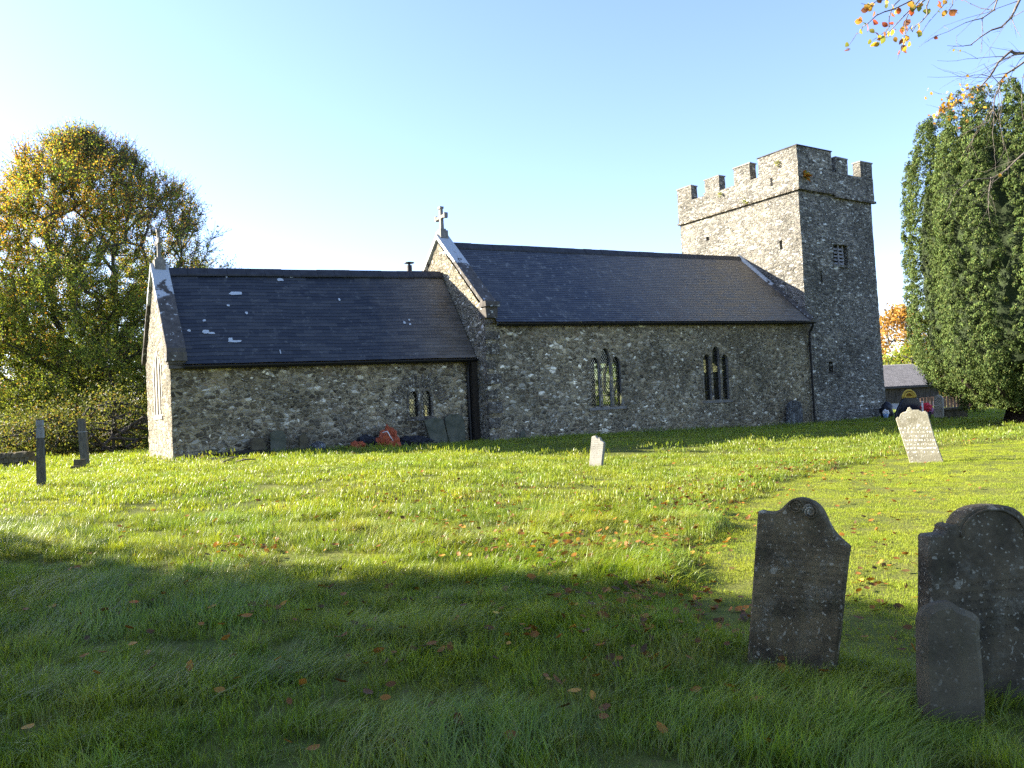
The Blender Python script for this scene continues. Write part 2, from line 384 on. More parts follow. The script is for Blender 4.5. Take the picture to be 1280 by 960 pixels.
def jitter(p, amp):
    q = Vector((p[0] * 5.1, p[1] * 5.1, p[2] * 7.3)); a = mnoise.noise_vector(q)
    b = mnoise.noise_vector(Vector((p[0], p[1], p[2])) * .6)
    return (p[0] + amp * (a[0] + .6 * b[0]), p[1] + amp * (a[1] + .6 * b[1]), p[2] + amp * .5 * a[2])
def panel(mb, outline, holes, to3d, res=.2, amp=.02, mi=0):
    """flat wall with openings, gridded and pushed a little out of true"""
    pts = []; edges = []
    def loop(L):
        b = len(pts); dense = []
        for i in range(len(L)):
            a = np.array(L[i], float); c = np.array(L[(i + 1) % len(L)], float)
            n = max(1, int(np.linalg.norm(c - a) / res))
            dense += [tuple(a + (c - a) * k / n) for k in range(n)]
        pts.extend(dense); k = len(dense)
        edges.extend([(b + i, b + (i + 1) % k) for i in range(k)])
        return np.array(dense)
    out = loop(outline); hs = [loop(h) for h in holes]
    lo = out.min(0); hi = out.max(0)
    gx, gy = np.meshgrid(np.arange(lo[0] + res / 2, hi[0], res), np.arange(lo[1] + res / 2, hi[1], res))
    gx = gx.ravel() + rng.uniform(-.25, .25, gx.size) * res; gy = gy.ravel() + rng.uniform(-.25, .25, gy.size) * res
    keep = sd_poly(gx, gy, out) < -res * .35
    for h in hs: keep &= sd_poly(gx, gy, h) > res * .3
    pts.extend(list(zip(gx[keep], gy[keep])))
    V, E_, Fc, *_ = delaunay_2d_cdt([Vector(p) for p in pts], edges, [], 0, 1e-5)
    V = [(p.x, p.y) for p in V]
    fa = np.array([f for f in Fc if len(f) == 3]); va = np.array(V)
    ce = va[fa].mean(1)
    ok = sd_poly(ce[:, 0], ce[:, 1], out) < 0
    for h in hs: ok &= sd_poly(ce[:, 0], ce[:, 1], h) > 0
    mb.add([jitter(to3d(*p), amp) for p in V], fa[ok], mi)

def arch(x0, x1, z0, zs, zt, n=7):
    """pointed-arch loop, anticlockwise in (x, z)"""
    L = [(x0, z0), (x1, z0), (x1, zs)]; xm = (x0 + x1) / 2
    for i in range(1, n):
        t = i / n; L.append((x1 + (xm - x1) * (1 - math.cos(t * math.pi / 2)) ** 1.0, zs + (zt - zs) * math.sin(t * math.pi / 2)))
    L.append((xm, zt))
    for i in range(n - 1, 0, -1):
        t = i / n; L.append((x0 + (xm - x0) * (1 - math.cos(t * math.pi / 2)), zs + (zt - zs) * math.sin(t * math.pi / 2)))
    L.append((x0, zs)); return L

# ================================================================== THE SETTING
def grid_axis(dense, res, far):
    a = list(np.arange(dense[0], dense[1] + 1e-6, res)); st = res; hi = []; x = a[-1]
    while x < far[1]: st *= 1.28; x += st; hi.append(x)
    st = res; lo = []; x = a[0]
    while x > far[0]: st *= 1.28; x -= st; lo.append(x)
    return np.array(lo[::-1] + a + hi)
gx = grid_axis((-4, 36), .2, (-2500, 2500)); gy = grid_axis((-2, 30), .2, (-2500, 2500))
GX, GY = np.meshgrid(gx, gy); GZ = H(GX, GY)
r_ = np.hypot(GX, GY); GZ = np.where(r_ > 150, GZ - (r_ - 150) * .0, GZ)
gv = np.stack([GX.ravel(), GY.ravel(), GZ.ravel()], 1); nx, ny = len(gx), len(gy)
ii, jj = np.meshgrid(np.arange(nx - 1), np.arange(ny - 1)); a_ = (jj * nx + ii).ravel()
gf = np.stack([a_, a_ + 1, a_ + 1 + nx, a_ + nx], 1)
q = NT('turf'); P = q.pos()
n1 = q.noise(P, 1.2, 4., .6).outputs[0]; n2 = q.noise(P, 30., 3.).outputs[0]
c = q.mix(q.rng(n1, .3, .7), (.060, .080, .016), (.120, .130, .026))
c = q.mix(q.math('MULTIPLY', q.rng(n2, .5, .75), .75), c, (.085, .060, .026))
q.surf(c, .95, q.bump(n2, .6, .03), .1); M['turf'] = q.m
tag(fast_mesh('ground', gv, gf, M['turf'], smooth=True), kind='structure')

# far hills closing the horizon
q = NT('far_fields'); P = q.pos()
v = q.n('TexVoronoi', {'Vector': q.scale(P, (.012, .012, .0)), 'Scale': 1.}, feature='F1')
c = q.ramp(q.n('SeparateColor', {0: v.outputs['Color']}).outputs[0], [(0, (.05, .075, .03)), (.4, (.075, .10, .035)), (.8, (.06, .07, .035))])
q.surf(c, .95, None, .1); M['hills'] = q.m
hv = []; hf = []; NA = 120
for i in range(NA + 1):
    t = i / NA * 2 * math.pi
    hh = 7 + 9 * mnoise.noise(Vector((math.cos(t) * 3, math.sin(t) * 3, 1))) + 4 * mnoise.noise(Vector((math.cos(t) * 11, math.sin(t) * 11, 4)))
    for r, z in ((380, -4), (520, hh * .5), (680, hh), (1000, hh * .9), (1400, -10)):
        hv.append((r * math.cos(t), r * math.sin(t), z))
for i in range(NA):
    for k in range(4): hf.append((i * 5 + k, i * 5 + k + 1, i * 5 + k + 6, i * 5 + k + 5))
tag(mesh_obj('hills', hv, hf, M['hills'], smooth=True), kind='structure')

# ================================================================== CHURCH
church = thing('stone_church', (20, 26, 0.2), 'rubble stone church with slate roofs and a battlemented tower at its far end', 'church')
def cpart(mb, name, mat, parent=church, **k):
    o = mb.build(name, mat, None, **k)
    o.parent = parent
    # parents sit at their own origin: undo the thing's offset
    w = Vector((0, 0, 0)); p = parent
    while p is not None: w += Vector(p.location); p = p.parent
    o.location = Vector(o.location) - w
    return o

XC, YC, YCB = 4.35, 25.9, 30.5            # chancel east face, front, back
XN, YN, YNB = 14.95, 25.0, 31.7           # nave east face, front, back
XT, XTR, YT, YTB = 33.45, 39.45, 25.16, 33.3
# roof lines as they sag in the picture
CE0, CE1 = (4.72, 25.68, 3.42), (14.9, 25.62, 3.53)
CR0, CR1 = (4.72, 28.1, 6.72), (14.9, 28.15, 7.10)
NE0, NE1 = (15.35, 24.76, 4.76), (33.4, 24.70, 5.08)
NR0, NR1 = (15.35, 28.05, 8.28), (33.4, 29.0, 8.95)

def lancet_holes(spec): return [arch(*s) for s in spec]
W1 = [(19.72, 20.18, 1.48, 3.02, 3.44), (20.25, 20.76, 1.48, 3.2, 3.80), (20.83, 21.28, 1.48, 3.02, 3.46)]
W2 = [(26.02, 26.45, 1.50, 3.26, 3.52), (26.58, 27.03, 1.50, 3.58, 3.86), (27.15, 27.56, 1.50, 3.24, 3.50)]
W3 = [(12.22, 12.56, 1.46, 2.15, 2.36), (12.76, 13.10, 1.46, 2.15, 2.37)]

# --- chancel
mb = MB()
panel(mb, [(XC, .0), (15.0, .0), (15.0, 3.62), (XC, 3.62)], lancet_holes(W3), lambda x, z: (x, YC, z), .2, .022)
panel(mb, [(XC, .0), (15.0, .0), (15.0, 3.62), (XC, 3.62)], [[(14.40, 1.55), (14.62, 1.55), (14.62, 2.15), (14.40, 2.15)]], lambda x, z: (x, YCB, z), .4, .01)
chw = cpart(mb, 'chancel_wall', M['chancel'], smooth=True)
mb = MB()
EW = [(27.45, 27.72, 1.95, 3.35, 3.62), (27.98, 28.26, 1.95, 3.6, 3.9), (28.52, 28.78, 1.95, 3.35, 3.62)]
panel(mb, [(YC - .01, 0), (YCB + .01, 0), (YCB + .01, 3.62), (28.2, 6.75), (YC - .01, 3.62)], lancet_holes(EW), lambda y, z: (XC, y, z), .16, .03)
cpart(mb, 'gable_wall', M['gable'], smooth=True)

def window(spec, plane, depth, mat, frame_w, name, label=None, sill=True, axis='y'):
    """lights set back in a stone surround; leaded glass in each"""
    def T(u, z, d): return (u, plane + d, z) if axis == 'y' else (plane + d, u, z)
    fr = MB()
    for s in spec:
        L = arch(*s); cx = (s[0] + s[1]) / 2; zc = (s[2] + s[4]) / 2
        def off(g):
            e = arch(s[0] - g, s[1] + g, s[2] - g * .6, s[3], s[4] + g * 1.2); return e
        O = off(frame_w); n = len(L)
        ring = [T(*p, -.018) for p in O]; inner = [T(*p, -.018) for p in L]; back = [T(*p, depth) for p in L]; ob = [T(*p, .06) for p in O]
        fr.add(ring + inner, [(i, (i + 1) % n, n + (i + 1) % n, n + i) for i in range(n)])
        fr.add(inner + back, [(i, (i + 1) % n, n + (i + 1) % n, n + i) for i in range(n)])
        fr.add(ring + ob, [(i, n + i, n + (i + 1) % n, (i + 1) % n) for i in range(n)])
    if sill:
        u0, u1 = spec[0][0] - .16, spec[-1][1] + .16; zz = spec[0][2]
        if axis == 'y': fr.box(u0, u1, plane - .07, plane + depth, zz - .15, zz - .045, jit=.008)
        else: fr.box(plane - .05, plane + depth, u0, u1, zz - .15, zz - .045)
    w = cpart(fr, name, mat)
    if label: w['label'] = label
    for s in spec:
        g = MB(); ld = MB()
        L = arch(*s); g.add([T(*p, depth - .03) for p in L], [tuple(range(len(L)))])
        # diagonal cames clipped to the light, and saddle bars
        d = depth - .046; w_, t_ = s[1] - s[0], .011; Lp = np.array(L)
        for sg in (1, -1):
            for k in np.arange(-4., 14., .155):
                pts = []
                for tt in np.linspace(0, 1, 19):
                    u = s[0] + w_ * tt; z = s[2] + k + sg * w_ * tt * 1.45
                    if sd_poly(np.array([u]), np.array([z]), Lp)[0] < -.005: pts.append((u, z))
                if len(pts) > 2:
                    (ua, za), (ub, zb) = pts[0], pts[-1]
                    ld.add([T(ua, za - t_, d), T(ub, zb - t_, d), T(ub, zb + t_, d), T(ua, za + t_, d),
                            T(ua, za - t_, d + .01), T(ub, zb - t_, d + .01), T(ub, zb + t_, d + .01), T(ua, za + t_, d + .01)],
                           [(0, 1, 2, 3), (7, 6, 5, 4), (0, 4, 5, 1), (3, 2, 6, 7)])
        for z in np.arange(s[2] + .42, s[3], .55):
            if axis == 'y': ld.box(s[0] + .004, s[1] - .004, plane + d - .03, plane + d - .008, z - .014, z + .014)
            else: ld.box(plane + d - .03, plane + d - .008, s[0] + .004, s[1] - .004, z - .014, z + .014)
        cpart(g, 'glass', M['glass'], w); cpart(ld, 'leading', M['lead'], w)
    return w
M['vouss'] = rubble('voussoir_stone', (9., 9., 9.), PALT, (.12, .11, .1), .3, 1.5)
window(EW, XC, .3, M['dress_lit'], .12, 'gable_window', axis='x')
window(W3, YC, .13, M['vouss'], .07, 'paired_window')
window(W1, YN, .10, M['dress'], .11, 'pointed_window')
window(W2, YN, .13, M['dress'], .10, 'lancet_window')

def voussoirs(cx, z0, r0, r1, a0, a1, n, plane, mat, name, squash=1.):
    v = MB()
    for k in range(n):
        a = math.radians(a0 + (a1 - a0) * (k + .5) / n); hw = math.radians(abs(a1 - a0) / n) * .34
        rr0 = r0 * random.uniform(.97, 1.05); rr1 = r1 * random.uniform(.88, 1.08); pr = random.uniform(.008, .03)
        lp = [(cx + r * math.cos(a + s), z0 + squash * r * math.sin(a + s)) for r, s in ((rr0, -hw), (rr1, -hw * .85), (rr1, hw * .85), (rr0, hw))]
        v.prism([(x, plane - pr, z) for x, z in lp], [(x, plane + .08, z) for x, z in lp])
    return cpart(v, name, mat)
voussoirs(12.66, 1.72, .80, 1.28, 15, 165, 23, YC, M['vouss'], 'relieving_arch')
voussoirs(20.5, 2.6, 1.32, 1.72, 50, 130, 15, YN, M['vouss'], 'relieving_arch')
voussoirs(26.8, 2.5, 1.45, 1.95, 45, 135, 17, YN, M['vouss'], 'relieving_arch')

# --- nave
mb = MB()
SLIT = [(15.9, 3.55), (16.0, 3.55), (16.0, 3.7), (15.9, 3.7)]
panel(mb, [(XN, -.25), (33.45, -.25), (33.45, 5.05), (XN, 4.95)], lancet_holes(W1) + lancet_holes(W2), lambda x, z: (x, YN + .06 * (5 - z) / 5 - .06, z), .2, .024)
panel(mb, [(XN, -.25), (33.45, -.25), (33.45, 5.05), (XN, 4.95)],
      [[(25.3, 1.5), (26.7, 1.5), (26.7, 3.6), (25.3, 3.6)], [(31.9, 1.3), (33.2, 1.3), (33.2, 3.7), (31.9, 3.7)]], lambda x, z: (x, YNB, z), .5, .01)
navew = cpart(mb, 'nave_wall', M['nave'], smooth=True)
mb = MB()
panel(mb, [(YN - .02, -.1), (YNB, -.1), (YNB, 4.95), (28.3, 8.35), (YN - .02, 5.2)], [], lambda y, z: (XN, y, z), .16, .024)
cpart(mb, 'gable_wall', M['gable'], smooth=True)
# dark strip and quoins at the nave corner
mb = MB()
for k in range(9):
    z = 3.55 + k * .0 if False else .35 + k * .54
    lx = random.uniform(.28, .62)
    mb.box(XN - .012, XN + lx, YN - .075, YN + .05, z, z + random.uniform(.26, .44), jit=.012)
cpart(mb, 'quoin', M['vouss'])

def roof(e0, e1, r0, r1, yb, zb, courses, mat, name, uscale, patches=()):
    e0, e1, r0, r1 = map(np.array, (e0, e1, r0, r1)); v = []; f = []; uv = []; mi = []
    nu = 24
    def Pt(u, t):
        p = (e0 * (1 - u) + e1 * u) * (1 - t) + (r0 * (1 - u) + r1 * u) * t
        s = .03 * math.sin(u * 9.) * math.sin(t * 3.1) + .018 * mnoise.noise(Vector((u * 14, t * 3, 2)))
        return p + np.array([0, 0, s])
    nrm = np.cross(e1 - e0, r0 - e0); nrm /= np.linalg.norm(nrm)
    if nrm[2] < 0: nrm = -nrm
    Lx = np.linalg.norm(e1 - e0)
    for k in range(courses):
        t0, t1 = k / courses, (k + 1.06) / courses; t1 = min(t1, 1.)
        b = len(v)
        for i in range(nu + 1):
            u = i / nu; j = .0035 * mnoise.noise(Vector((u * 60, k * 3.3, 7)))
            lo = Pt(u, t0 + j / 2); v += [lo + nrm * .004, lo + nrm * .015, Pt(u, t1) + nrm * .004]
        for i in range(nu):
            a = b + i * 3; c_ = a + 3
            for quad, ts in (((a, c_, c_ + 1, a + 1), (k + .02, k + .02, k + .04, k + .04)), ((a + 1, c_ + 1, c_ + 2, a + 2), (k + .02, k + .02, k + .98, k + .98))):
                f.append(quad); mi.append(0)
                us = (i / nu, (i + 1) / nu, (i + 1) / nu, i / nu)
                uv += [(us[q_] * Lx * uscale, ts[q_]) for q_ in range(4)]
    # rear slope, unseen from the churchyard
    b = len(v); rb0 = r0.copy(); rb1 = r1.copy()
    v += [rb0, rb1, np.array([e1[0], yb, zb]), np.array([e0[0], yb, zb])]; f.append((b, b + 1, b + 2, b + 3)); mi.append(0)
    uv += [(0, 0), (Lx * uscale, 0), (Lx * uscale, courses), (0, courses)]
    for (x, t, wd, hg) in patches:
        u = (x - e0[0]) / (e1[0] - e0[0]); n_ = 9; b = len(v)
        for i in range(n_):
            a = i / n_ * 2 * math.pi
            sq = max(abs(math.cos(a)), abs(math.sin(a)))
            rr = random.uniform(.75, 1.1) / sq
            v.append(Pt(u + wd * rr * math.cos(a) / Lx, t + hg * rr * math.sin(a) / courses) + nrm * .03)
        f.append(tuple(range(b, b + n_))); mi.append(1); uv += [(0, 0)] * n_
    o = mesh_obj(name, v, f, mat, None, False, [mat, M['patch']], mi)
    l = o.data.uv_layers.new(name='UVMap'); l.data.foreach_set('uv', np.array(uv, np.float32).ravel())
    o.parent = church; o.location = -Vector(church.location)
    return o
def patchat(px, py, w, h):
    # point of the chancel slope under a pixel of the photograph
    e0, r0 = np.array(CE0), np.array(CR0); n = np.cross(np.array(CE1) - e0, r0 - e0); d = ray(px, py)
    s = n.dot(e0 - CAM) / n.dot(d); p = CAM + d * s
    return (p[0], (p[1] - CE0[1]) / (CR0[1] - CE0[1]), w, h)
PT = [patchat(*a) for a in ((294, 369, .22, .5), (350, 352, .12, .45), (257, 416, .10, .55), (264, 418, .12, .3), (293, 428, .22, .3), (288, 426, .06, .6),
                            (236, 414, .05, .35), (285, 384, .05, .3), (308, 393, .05, .4), (255, 402, .05, .3), (364, 349, .08, .3), (300, 346, .06, .4),
                            (283, 347, .03, .6), (505, 405, .05, .4), (512, 407, .05, .3), (511, 402, .04, .3), (424, 376, .04, .4), (350, 440, .02, .6))]
rf1 = roof(CE0, CE1, CR0, CR1, YCB + .25, 3.4, 27, M['slate1'], 'chancel_roof', 2.6, PT)
rf2 = roof(NE0, NE1, NR0, NR1, YNB + .3, 4.7, 40, M['slate2'], 'nave_roof', 3.2)
def sub(mb, name, mat, par, **k): return cpart(mb, name, mat, par, **k)
for (r0, r1, par, st) in ((CR0, CR1, rf1, .62), (NR0, NR1, rf2, .5)):
    v = MB(); n = int((r1[0] - r0[0]) / st)
    for k in range(n):
        a = np.array(r0) + (np.array(r1) - np.array(r0)) * k / n; b = np.array(r0) + (np.array(r1) - np.array(r0)) * (k + .985) / n
        dz = random.uniform(-.008, .008)
        def sec(p, e): return [p + np.array([0, y, z + dz]) for y, z in ((-.26, -.24), (-.255, -.185), (-.05, .055), (.05, .055), (.25, -.2), (.25, -.25))]
        v.prism(sec(a, 0), sec(b, 0))
    sub(v, 'ridge_tile', M['ridge'], rf1 if par is rf1 else rf2)
    v = MB()
for e0, e1, par in ((CE0, CE1, rf1), (NE0, NE1, rf2)):
    g = MB(); a = np.array(e0) + (-.0, -.075, -.06); b = np.array(e1) + (.04, -.075, -.06)
    prof = [(math.cos(t) * .065, math.sin(t) * .065) for t in np.linspace(math.pi, 2 * math.pi, 8)] + [(.055, 0), (.055, .01), (.075, .03), (.075, -.10)]
    g.prism([a + np.array([0, y, z]) for y, z in prof], [b + np.array([0, y, z]) for y, z in prof])
    sub(g, 'gutter', M['black'], par)
    g = MB(); g.add([(e0[0] - .2, e0[1] + .03, e0[2] - .03), (e1[0], e1[1] + .03, e1[2] - .03), (e1[0], e1[1] + .4, e1[2] - .02), (e0[0] - .2, e0[1] + .4, e0[2] - .02)], [(0, 1, 2, 3)])
    sub(g, 'soffit', M['dark'], par)

# --- gable copings with kneelers
def coping(x0, x1, y0, z0, ya, za, yb, zb, mat, th, name='gable_coping'):
    c_ = MB(); N = 14
    for (ys, zs) in ((y0, z0), (yb, zb)):
        for k in range(N):
            a = k / N; b = (k + .99) / N
            def sec(t, up):
                y = ys + (ya - ys) * t; z = zs + (za - zs) * t
                return [(x0 + random.uniform(-.008, .008), y, z - .07), (x1, y, z - .07), (x1, y, z + th), (x0 + random.uniform(-.008, .008), y, z + th)]
            c_.prism(sec(a, 0), sec(b, 0))
    o = cpart(c_, name, mat); return o
cp = coping(XC - .10, XC + .44, YC - .20, 3.80, 28.15, 6.80, YCB + .2, 3.8, M['cope1'], .12)
k_ = MB(); k_.box(XC - .12, XC + .46, YC - .28, YC + .15, 3.52, 3.80, jit=.01); k_.box(XC - .05, XC + .40, YC - .14, YC + .1, 3.30, 3.52, jit=.01)
k_.box(XC - .08, XC + .42, YC - .20, YC + .1, 3.44, 3.60, jit=.01)
sub(k_, 'kneeler', M['cope1'], cp)
cp2 = coping(XN - .10, XN + .46, YN - .15, 5.42, 28.25, 8.56, YNB + .1, 5.4, M['cope2'], .12)
k_ = MB(); k_.box(XN - .10, XN + .50, YN - .34, YN + .15, 5.32, 5.50, jit=.01); k_.box(XN - .03, XN + .46, YN - .22, YN + .3, 4.90, 5.32, jit=.012)
sub(k_, 'kneeler', M['cope2'], cp2)
# crosses, arms across the gable
def cross(x, y, z, h, w, t, arm_z, name, mat, base):
    c_ = MB()
    c_.box(x - .17, x + .17, y - base, y + base, z - .30, z + .02, jit=.006)
    c_.box(x - .12, x + .12, y - base * .62, y + base * .62, z + .02, z + .10, jit=.004)
    c_.prism([(x + a * t, y + b * t, z + .08) for a, b in ((-1, -1), (1, -1), (1, 1), (-1, 1))], [(x + a * t * .8, y + b * t * .85, z + h) for a, b in ((-1, -1), (1, -1), (1, 1), (-1, 1))])
    c_.box(x - t * 1.15, x + t * 1.15, y - t * 1.4, y + t * 1.4, z + h - .03, z + h + .06, jit=.008)
    if w:
        c_.box(x - t * .85, x + t * .85, y - w, y + w, z + arm_z - t * .9, z + arm_z + t * .9, jit=.006)
        for s in (-1, 1): c_.box(x - t * 1.1, x + t * 1.1, y + s * w - .05, y + s * w + .05, z + arm_z - t * 1.45, z + arm_z + t * 1.45, jit=.008)
    return cpart(c_, name, mat)
cross(XN + .18, 28.25, 8.80, .94, .38, .072, .58, 'gable_cross', M['dress'], .22)
cross(XC + .18, 28.12, 7.00, .98, .30, .055, .62, 'gable_cross', M['dress'], .18)
# flue behind the chancel ridge
v = MB(); v.tube([(13.86, 28.75, 6.3), (13.86, 28.75, 7.46)], .105, 14); v.tube([(13.86, 28.75, 7.54), (13.86, 28.75, 7.57)], .20, 14); v.tube([(13.86, 28.75, 7.4), (13.86, 28.75, 7.55)], .05, 8)
cpart(v, 'flue_pipe', M['black'])
# downpipes
v = MB(); v.tube([(14.62, 25.62, 3.45), (14.62, 25.74, 3.25), (14.62, 25.80, 3.0), (14.62, 25.80, .3)], .062, 10)
for z in (.9, 1.9, 2.8): v.tube([(14.62, 25.80, z), (14.62, 25.80, z + .07)], .085, 10)
cpart(v, 'downpipe', M['black'])
v = MB(); v.box(14.71, 14.93, 25.62, 25.95, .2, 3.5, jit=.01)
cpart(v, 'dark_strip', M['soil'])  # plain dark upright strip in the corner beside the downpipe
v = MB(); v.tube([(33.30, 24.63, 5.0), (33.30, 24.68, 4.82), (33.30, 24.86, 4.55), (33.30, 24.88, 4.3), (33.30, 24.88, .05)], .055, 10)
for z in (.7, 2.3, 3.9): v.tube([(33.30, 24.88, z), (33.30, 24.88, z + .07)], .078, 10)
cpart(v, 'downpipe', M['black'])
# verge flashing where the nave roof meets the tower
v = MB(); a = np.array(NE1) + (.0, -.02, .0); b = np.array(NR1) + (.0, .05, .02)
v.prism([a + np.array(o_) for o_ in ((-.22, 0, .035), (.03, 0, .035), (.03, 0, .16), (-.08, 0, .13))], [b + np.array(o_) for o_ in ((-.22, 0, .035), (.03, 0, .035), (.03, 0, .16), (-.08, 0, .13))])
cpart(v, 'verge_flashing', M['cope2'])

# --- tower
BW = (35.95, 37.12, 8.05, 9.08)
def batt(z): return .20 * (1 - z / 11.7) ** 1.3 if z < 11.7 else 0.
mb = MB()
hol = [[(BW[0], BW[2]), (BW[1], BW[2]), (BW[1], BW[3]), (BW[0], BW[3])], [(34.78, 6.95), (34.93, 6.95), (34.93, 7.65), (34.78, 7.65)],
       [(34.97, 2.55), (35.26, 2.55), (35.26, 3.1), (34.97, 3.1)]]
panel(mb, [(XT, -.3), (XTR, -.3), (XTR, 11.75), (XT, 11.75)], hol, lambda x, z: (x + batt(z) * max(0, (x - XT) / 6) * 1.0, YT - batt(z) * .12, z), .17, .03)
panel(mb, [(XT, -.3), (XTR, -.3), (XTR, 11.75), (XT, 11.75)], [], lambda x, z: (x + batt(z) * max(0, (x - XT) / 6), YTB, z), .5, .01)
panel(mb, [(YT, -.3), (YTB, -.3), (YTB, 11.75), (YT, 11.75)], [], lambda y, z: (XTR + batt(z), y if y > YT + .01 else y - batt(z) * .12, z), .25, .02)
tw = cpart(mb, 'tower_wall', M['tower'], smooth=True)
mb = MB()
hol2 = [[(26.28, 8.88), (26.44, 8.88), (26.44, 9.35), (26.28, 9.35)], [(31.15, 10.33), (31.36, 10.33), (31.36, 10.55), (31.15, 10.55)]]
panel(mb, [(YT - .003, 3.), (YTB, 3.), (YTB, 11.75), (YT - .003, 11.75)], hol2, lambda y, z: (XT, y if y > YT + .05 else y - batt(z) * .12, z), .17, .03)
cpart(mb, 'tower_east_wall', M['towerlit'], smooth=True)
for a in ((34.70, 35.0, YT + .22, YT + .3, 6.9, 7.7), (34.9, 35.35, YT + .25, YT + .33, 2.45, 3.2), (XT + .25, XT + .3, 26.2, 26.5, 8.8, 9.4), (XT + .2, XT + .25, 31.1, 31.4, 10.3, 10.6)):
    v = MB(); v.box(*a); cpart(v, 'slit_dark_fill', M['dark'])  # near-black plates paint the darkness inside the slits
def revs(loops, mk, mat, name):
    for L in loops:
        v = MB(); n = len(L); v.add([mk(*p, -.005) for p in L] + [mk(*p, .3) for p in L], [(i, (i + 1) % n, n + (i + 1) % n, n + i) for i in range(n)])
        cpart(v, name, mat)
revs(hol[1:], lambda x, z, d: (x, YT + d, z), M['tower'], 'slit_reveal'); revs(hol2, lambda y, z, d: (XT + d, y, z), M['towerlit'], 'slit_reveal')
# belfry window
v = MB(); n = 4; L = hol[0]
v.add([(x, YT - .02, z) for x, z in L] + [(x, YT + .5, z) for x, z in L], [(i, (i + 1) % 4, 4 + (i + 1) % 4, 4 + i) for i in range(4)])
v.box(BW[0] - .14, BW[1] + .14, YT - .05, YT + .1, BW[3], BW[3] + .14, jit=.012); v.box(BW[0] - .1, BW[1] + .1, YT - .06, YT + .1, BW[2] - .12, BW[2], jit=.012)
bw = cpart(v, 'belfry_window', M['tower'])
v = MB(); v.box(BW[0], BW[1], YT + .48, YT + .5, BW[2], BW[3]); sub(v, 'dark_backing', M['dark'], bw)  # near-black panel behind the louvres, the unlit depth put into its colour
for k in range(5):
    v = MB(); z = BW[2] + .05 + k * .185
    z -= .0; v.prism([(BW[0] + .03, YT + .06, z), (BW[0] + .03, YT + .08, z - .02), (BW[0] + .03, YT + .20, z + .10), (BW[0] + .03, YT + .18, z + .125)],
            [(BW[1] - .22, YT + .06, z), (BW[1] - .22, YT + .08, z - .02), (BW[1] - .22, YT + .20, z + .10), (BW[1] - .22, YT + .18, z + .125)])
    sub(v, 'louvre', M['wood'], bw)
v = MB(); v.box(36.38, 36.44, YT + .03, YT + .075, BW[2], BW[3]); v.box(BW[0], BW[0] + .05, YT + .1, YT + .18, BW[2], BW[3]); v.box(BW[1] - .27, BW[1] - .2, YT + .1, YT + .18, BW[2], BW[3])
sub(v, 'mullion', M['wood'], bw)
# parapet with string course, embrasures and stair block
v = MB()
def ring(x0, x1, y0, y1, z0, z1, t, vv):
    vv.box(x0, x1, y0, y0 + t, z0, z1); vv.box(x0, x1, y1 - t, y1, z0, z1); vv.box(x0, x0 + t, y0 + t, y1 - t, z0, z1); vv.box(x1 - t, x1, y0 + t, y1 - t, z0, z1)
PX0, PX1, PY0, PY1 = XT - .06, XTR + .16, YT - .10, YTB + .05
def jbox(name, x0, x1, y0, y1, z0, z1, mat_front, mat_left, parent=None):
    """masonry block: its east (left) side takes the stone painted sunlit, the rest the shaded tower stone"""
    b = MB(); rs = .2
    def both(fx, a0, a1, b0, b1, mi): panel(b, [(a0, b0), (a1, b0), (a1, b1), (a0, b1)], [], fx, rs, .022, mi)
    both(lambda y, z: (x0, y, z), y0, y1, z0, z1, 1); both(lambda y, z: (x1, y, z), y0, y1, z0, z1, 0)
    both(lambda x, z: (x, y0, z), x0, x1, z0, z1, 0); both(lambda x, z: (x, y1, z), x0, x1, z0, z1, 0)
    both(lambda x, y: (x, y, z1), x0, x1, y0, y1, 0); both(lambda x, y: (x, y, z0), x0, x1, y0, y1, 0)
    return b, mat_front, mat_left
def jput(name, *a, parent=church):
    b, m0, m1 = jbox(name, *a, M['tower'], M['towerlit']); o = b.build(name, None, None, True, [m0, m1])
    w = Vector((0, 0, 0)); p = parent
    while p is not None: w += Vector(p.location); p = p.parent
    o.parent = parent; o.location = -w; return o
ZS, ZE, ZM = 11.72, 12.86, 13.66
par = jput('parapet', PX0, PX0 + .5, PY0, PY1, ZS, ZE)
for nm, a in (('parapet_side', (PX0 + .5, PX1, PY0, PY0 + .5, ZS - .12, ZE - .06)), ('parapet_side', (PX0 + .5, PX1, PY1 - .5, PY1, ZS, ZE)), ('parapet_side', (PX1 - .5, PX1, PY0 + .5, PY1 - .5, ZS, ZE))):
    jput(nm, *a)
for a in ((PX0 + .01, PX0 + .49, 32.25, PY1 - .01, ZE, ZM), (PX0 + .01, PX0 + .49, 30.15, 31.2, ZE, ZM), (PX0 + .01, PX0 + .49, 28.0, 29.1, ZE, ZM + .08),
          (36.45, 37.45, PY0 + .01, PY0 + .45, ZE - .06, 13.58), (38.55, PX1 - .01, PY0 + .01, PY0 + .45, ZE - .06, 13.62),
          (PX1 - .49, PX1 - .01, 27.2, 28.4, ZE, ZM), (PX1 - .49, PX1 - .01, 29.6, 30.9, ZE, ZM), (PX1 - .49, PX1 - .01, 32.2, PY1 - .01, ZE, ZM),
          (35.6, 36.9, PY1 - .49, PY1 - .01, ZE, ZM)):
    o = jput('merlon', *a)
    cap = MB(); cap.box(a[0] - .03, a[1] + .03, a[2] - .03, a[3] + .03, a[5] - .005, a[5] + .06, jit=.012)
    sub(cap, 'capstone', M['dress'], o)
st = jput('stair_block', PX0 - .012, 36.10, PY0 - .012, 27.45, ZS + .02, 13.82)
cap = MB(); cap.box(PX0 - .05, 36.14, PY0 - .05, 27.49, 13.81, 13.87, jit=.012); sub(cap, 'capstone', M['ridge'], st)
v = MB(); t = .09
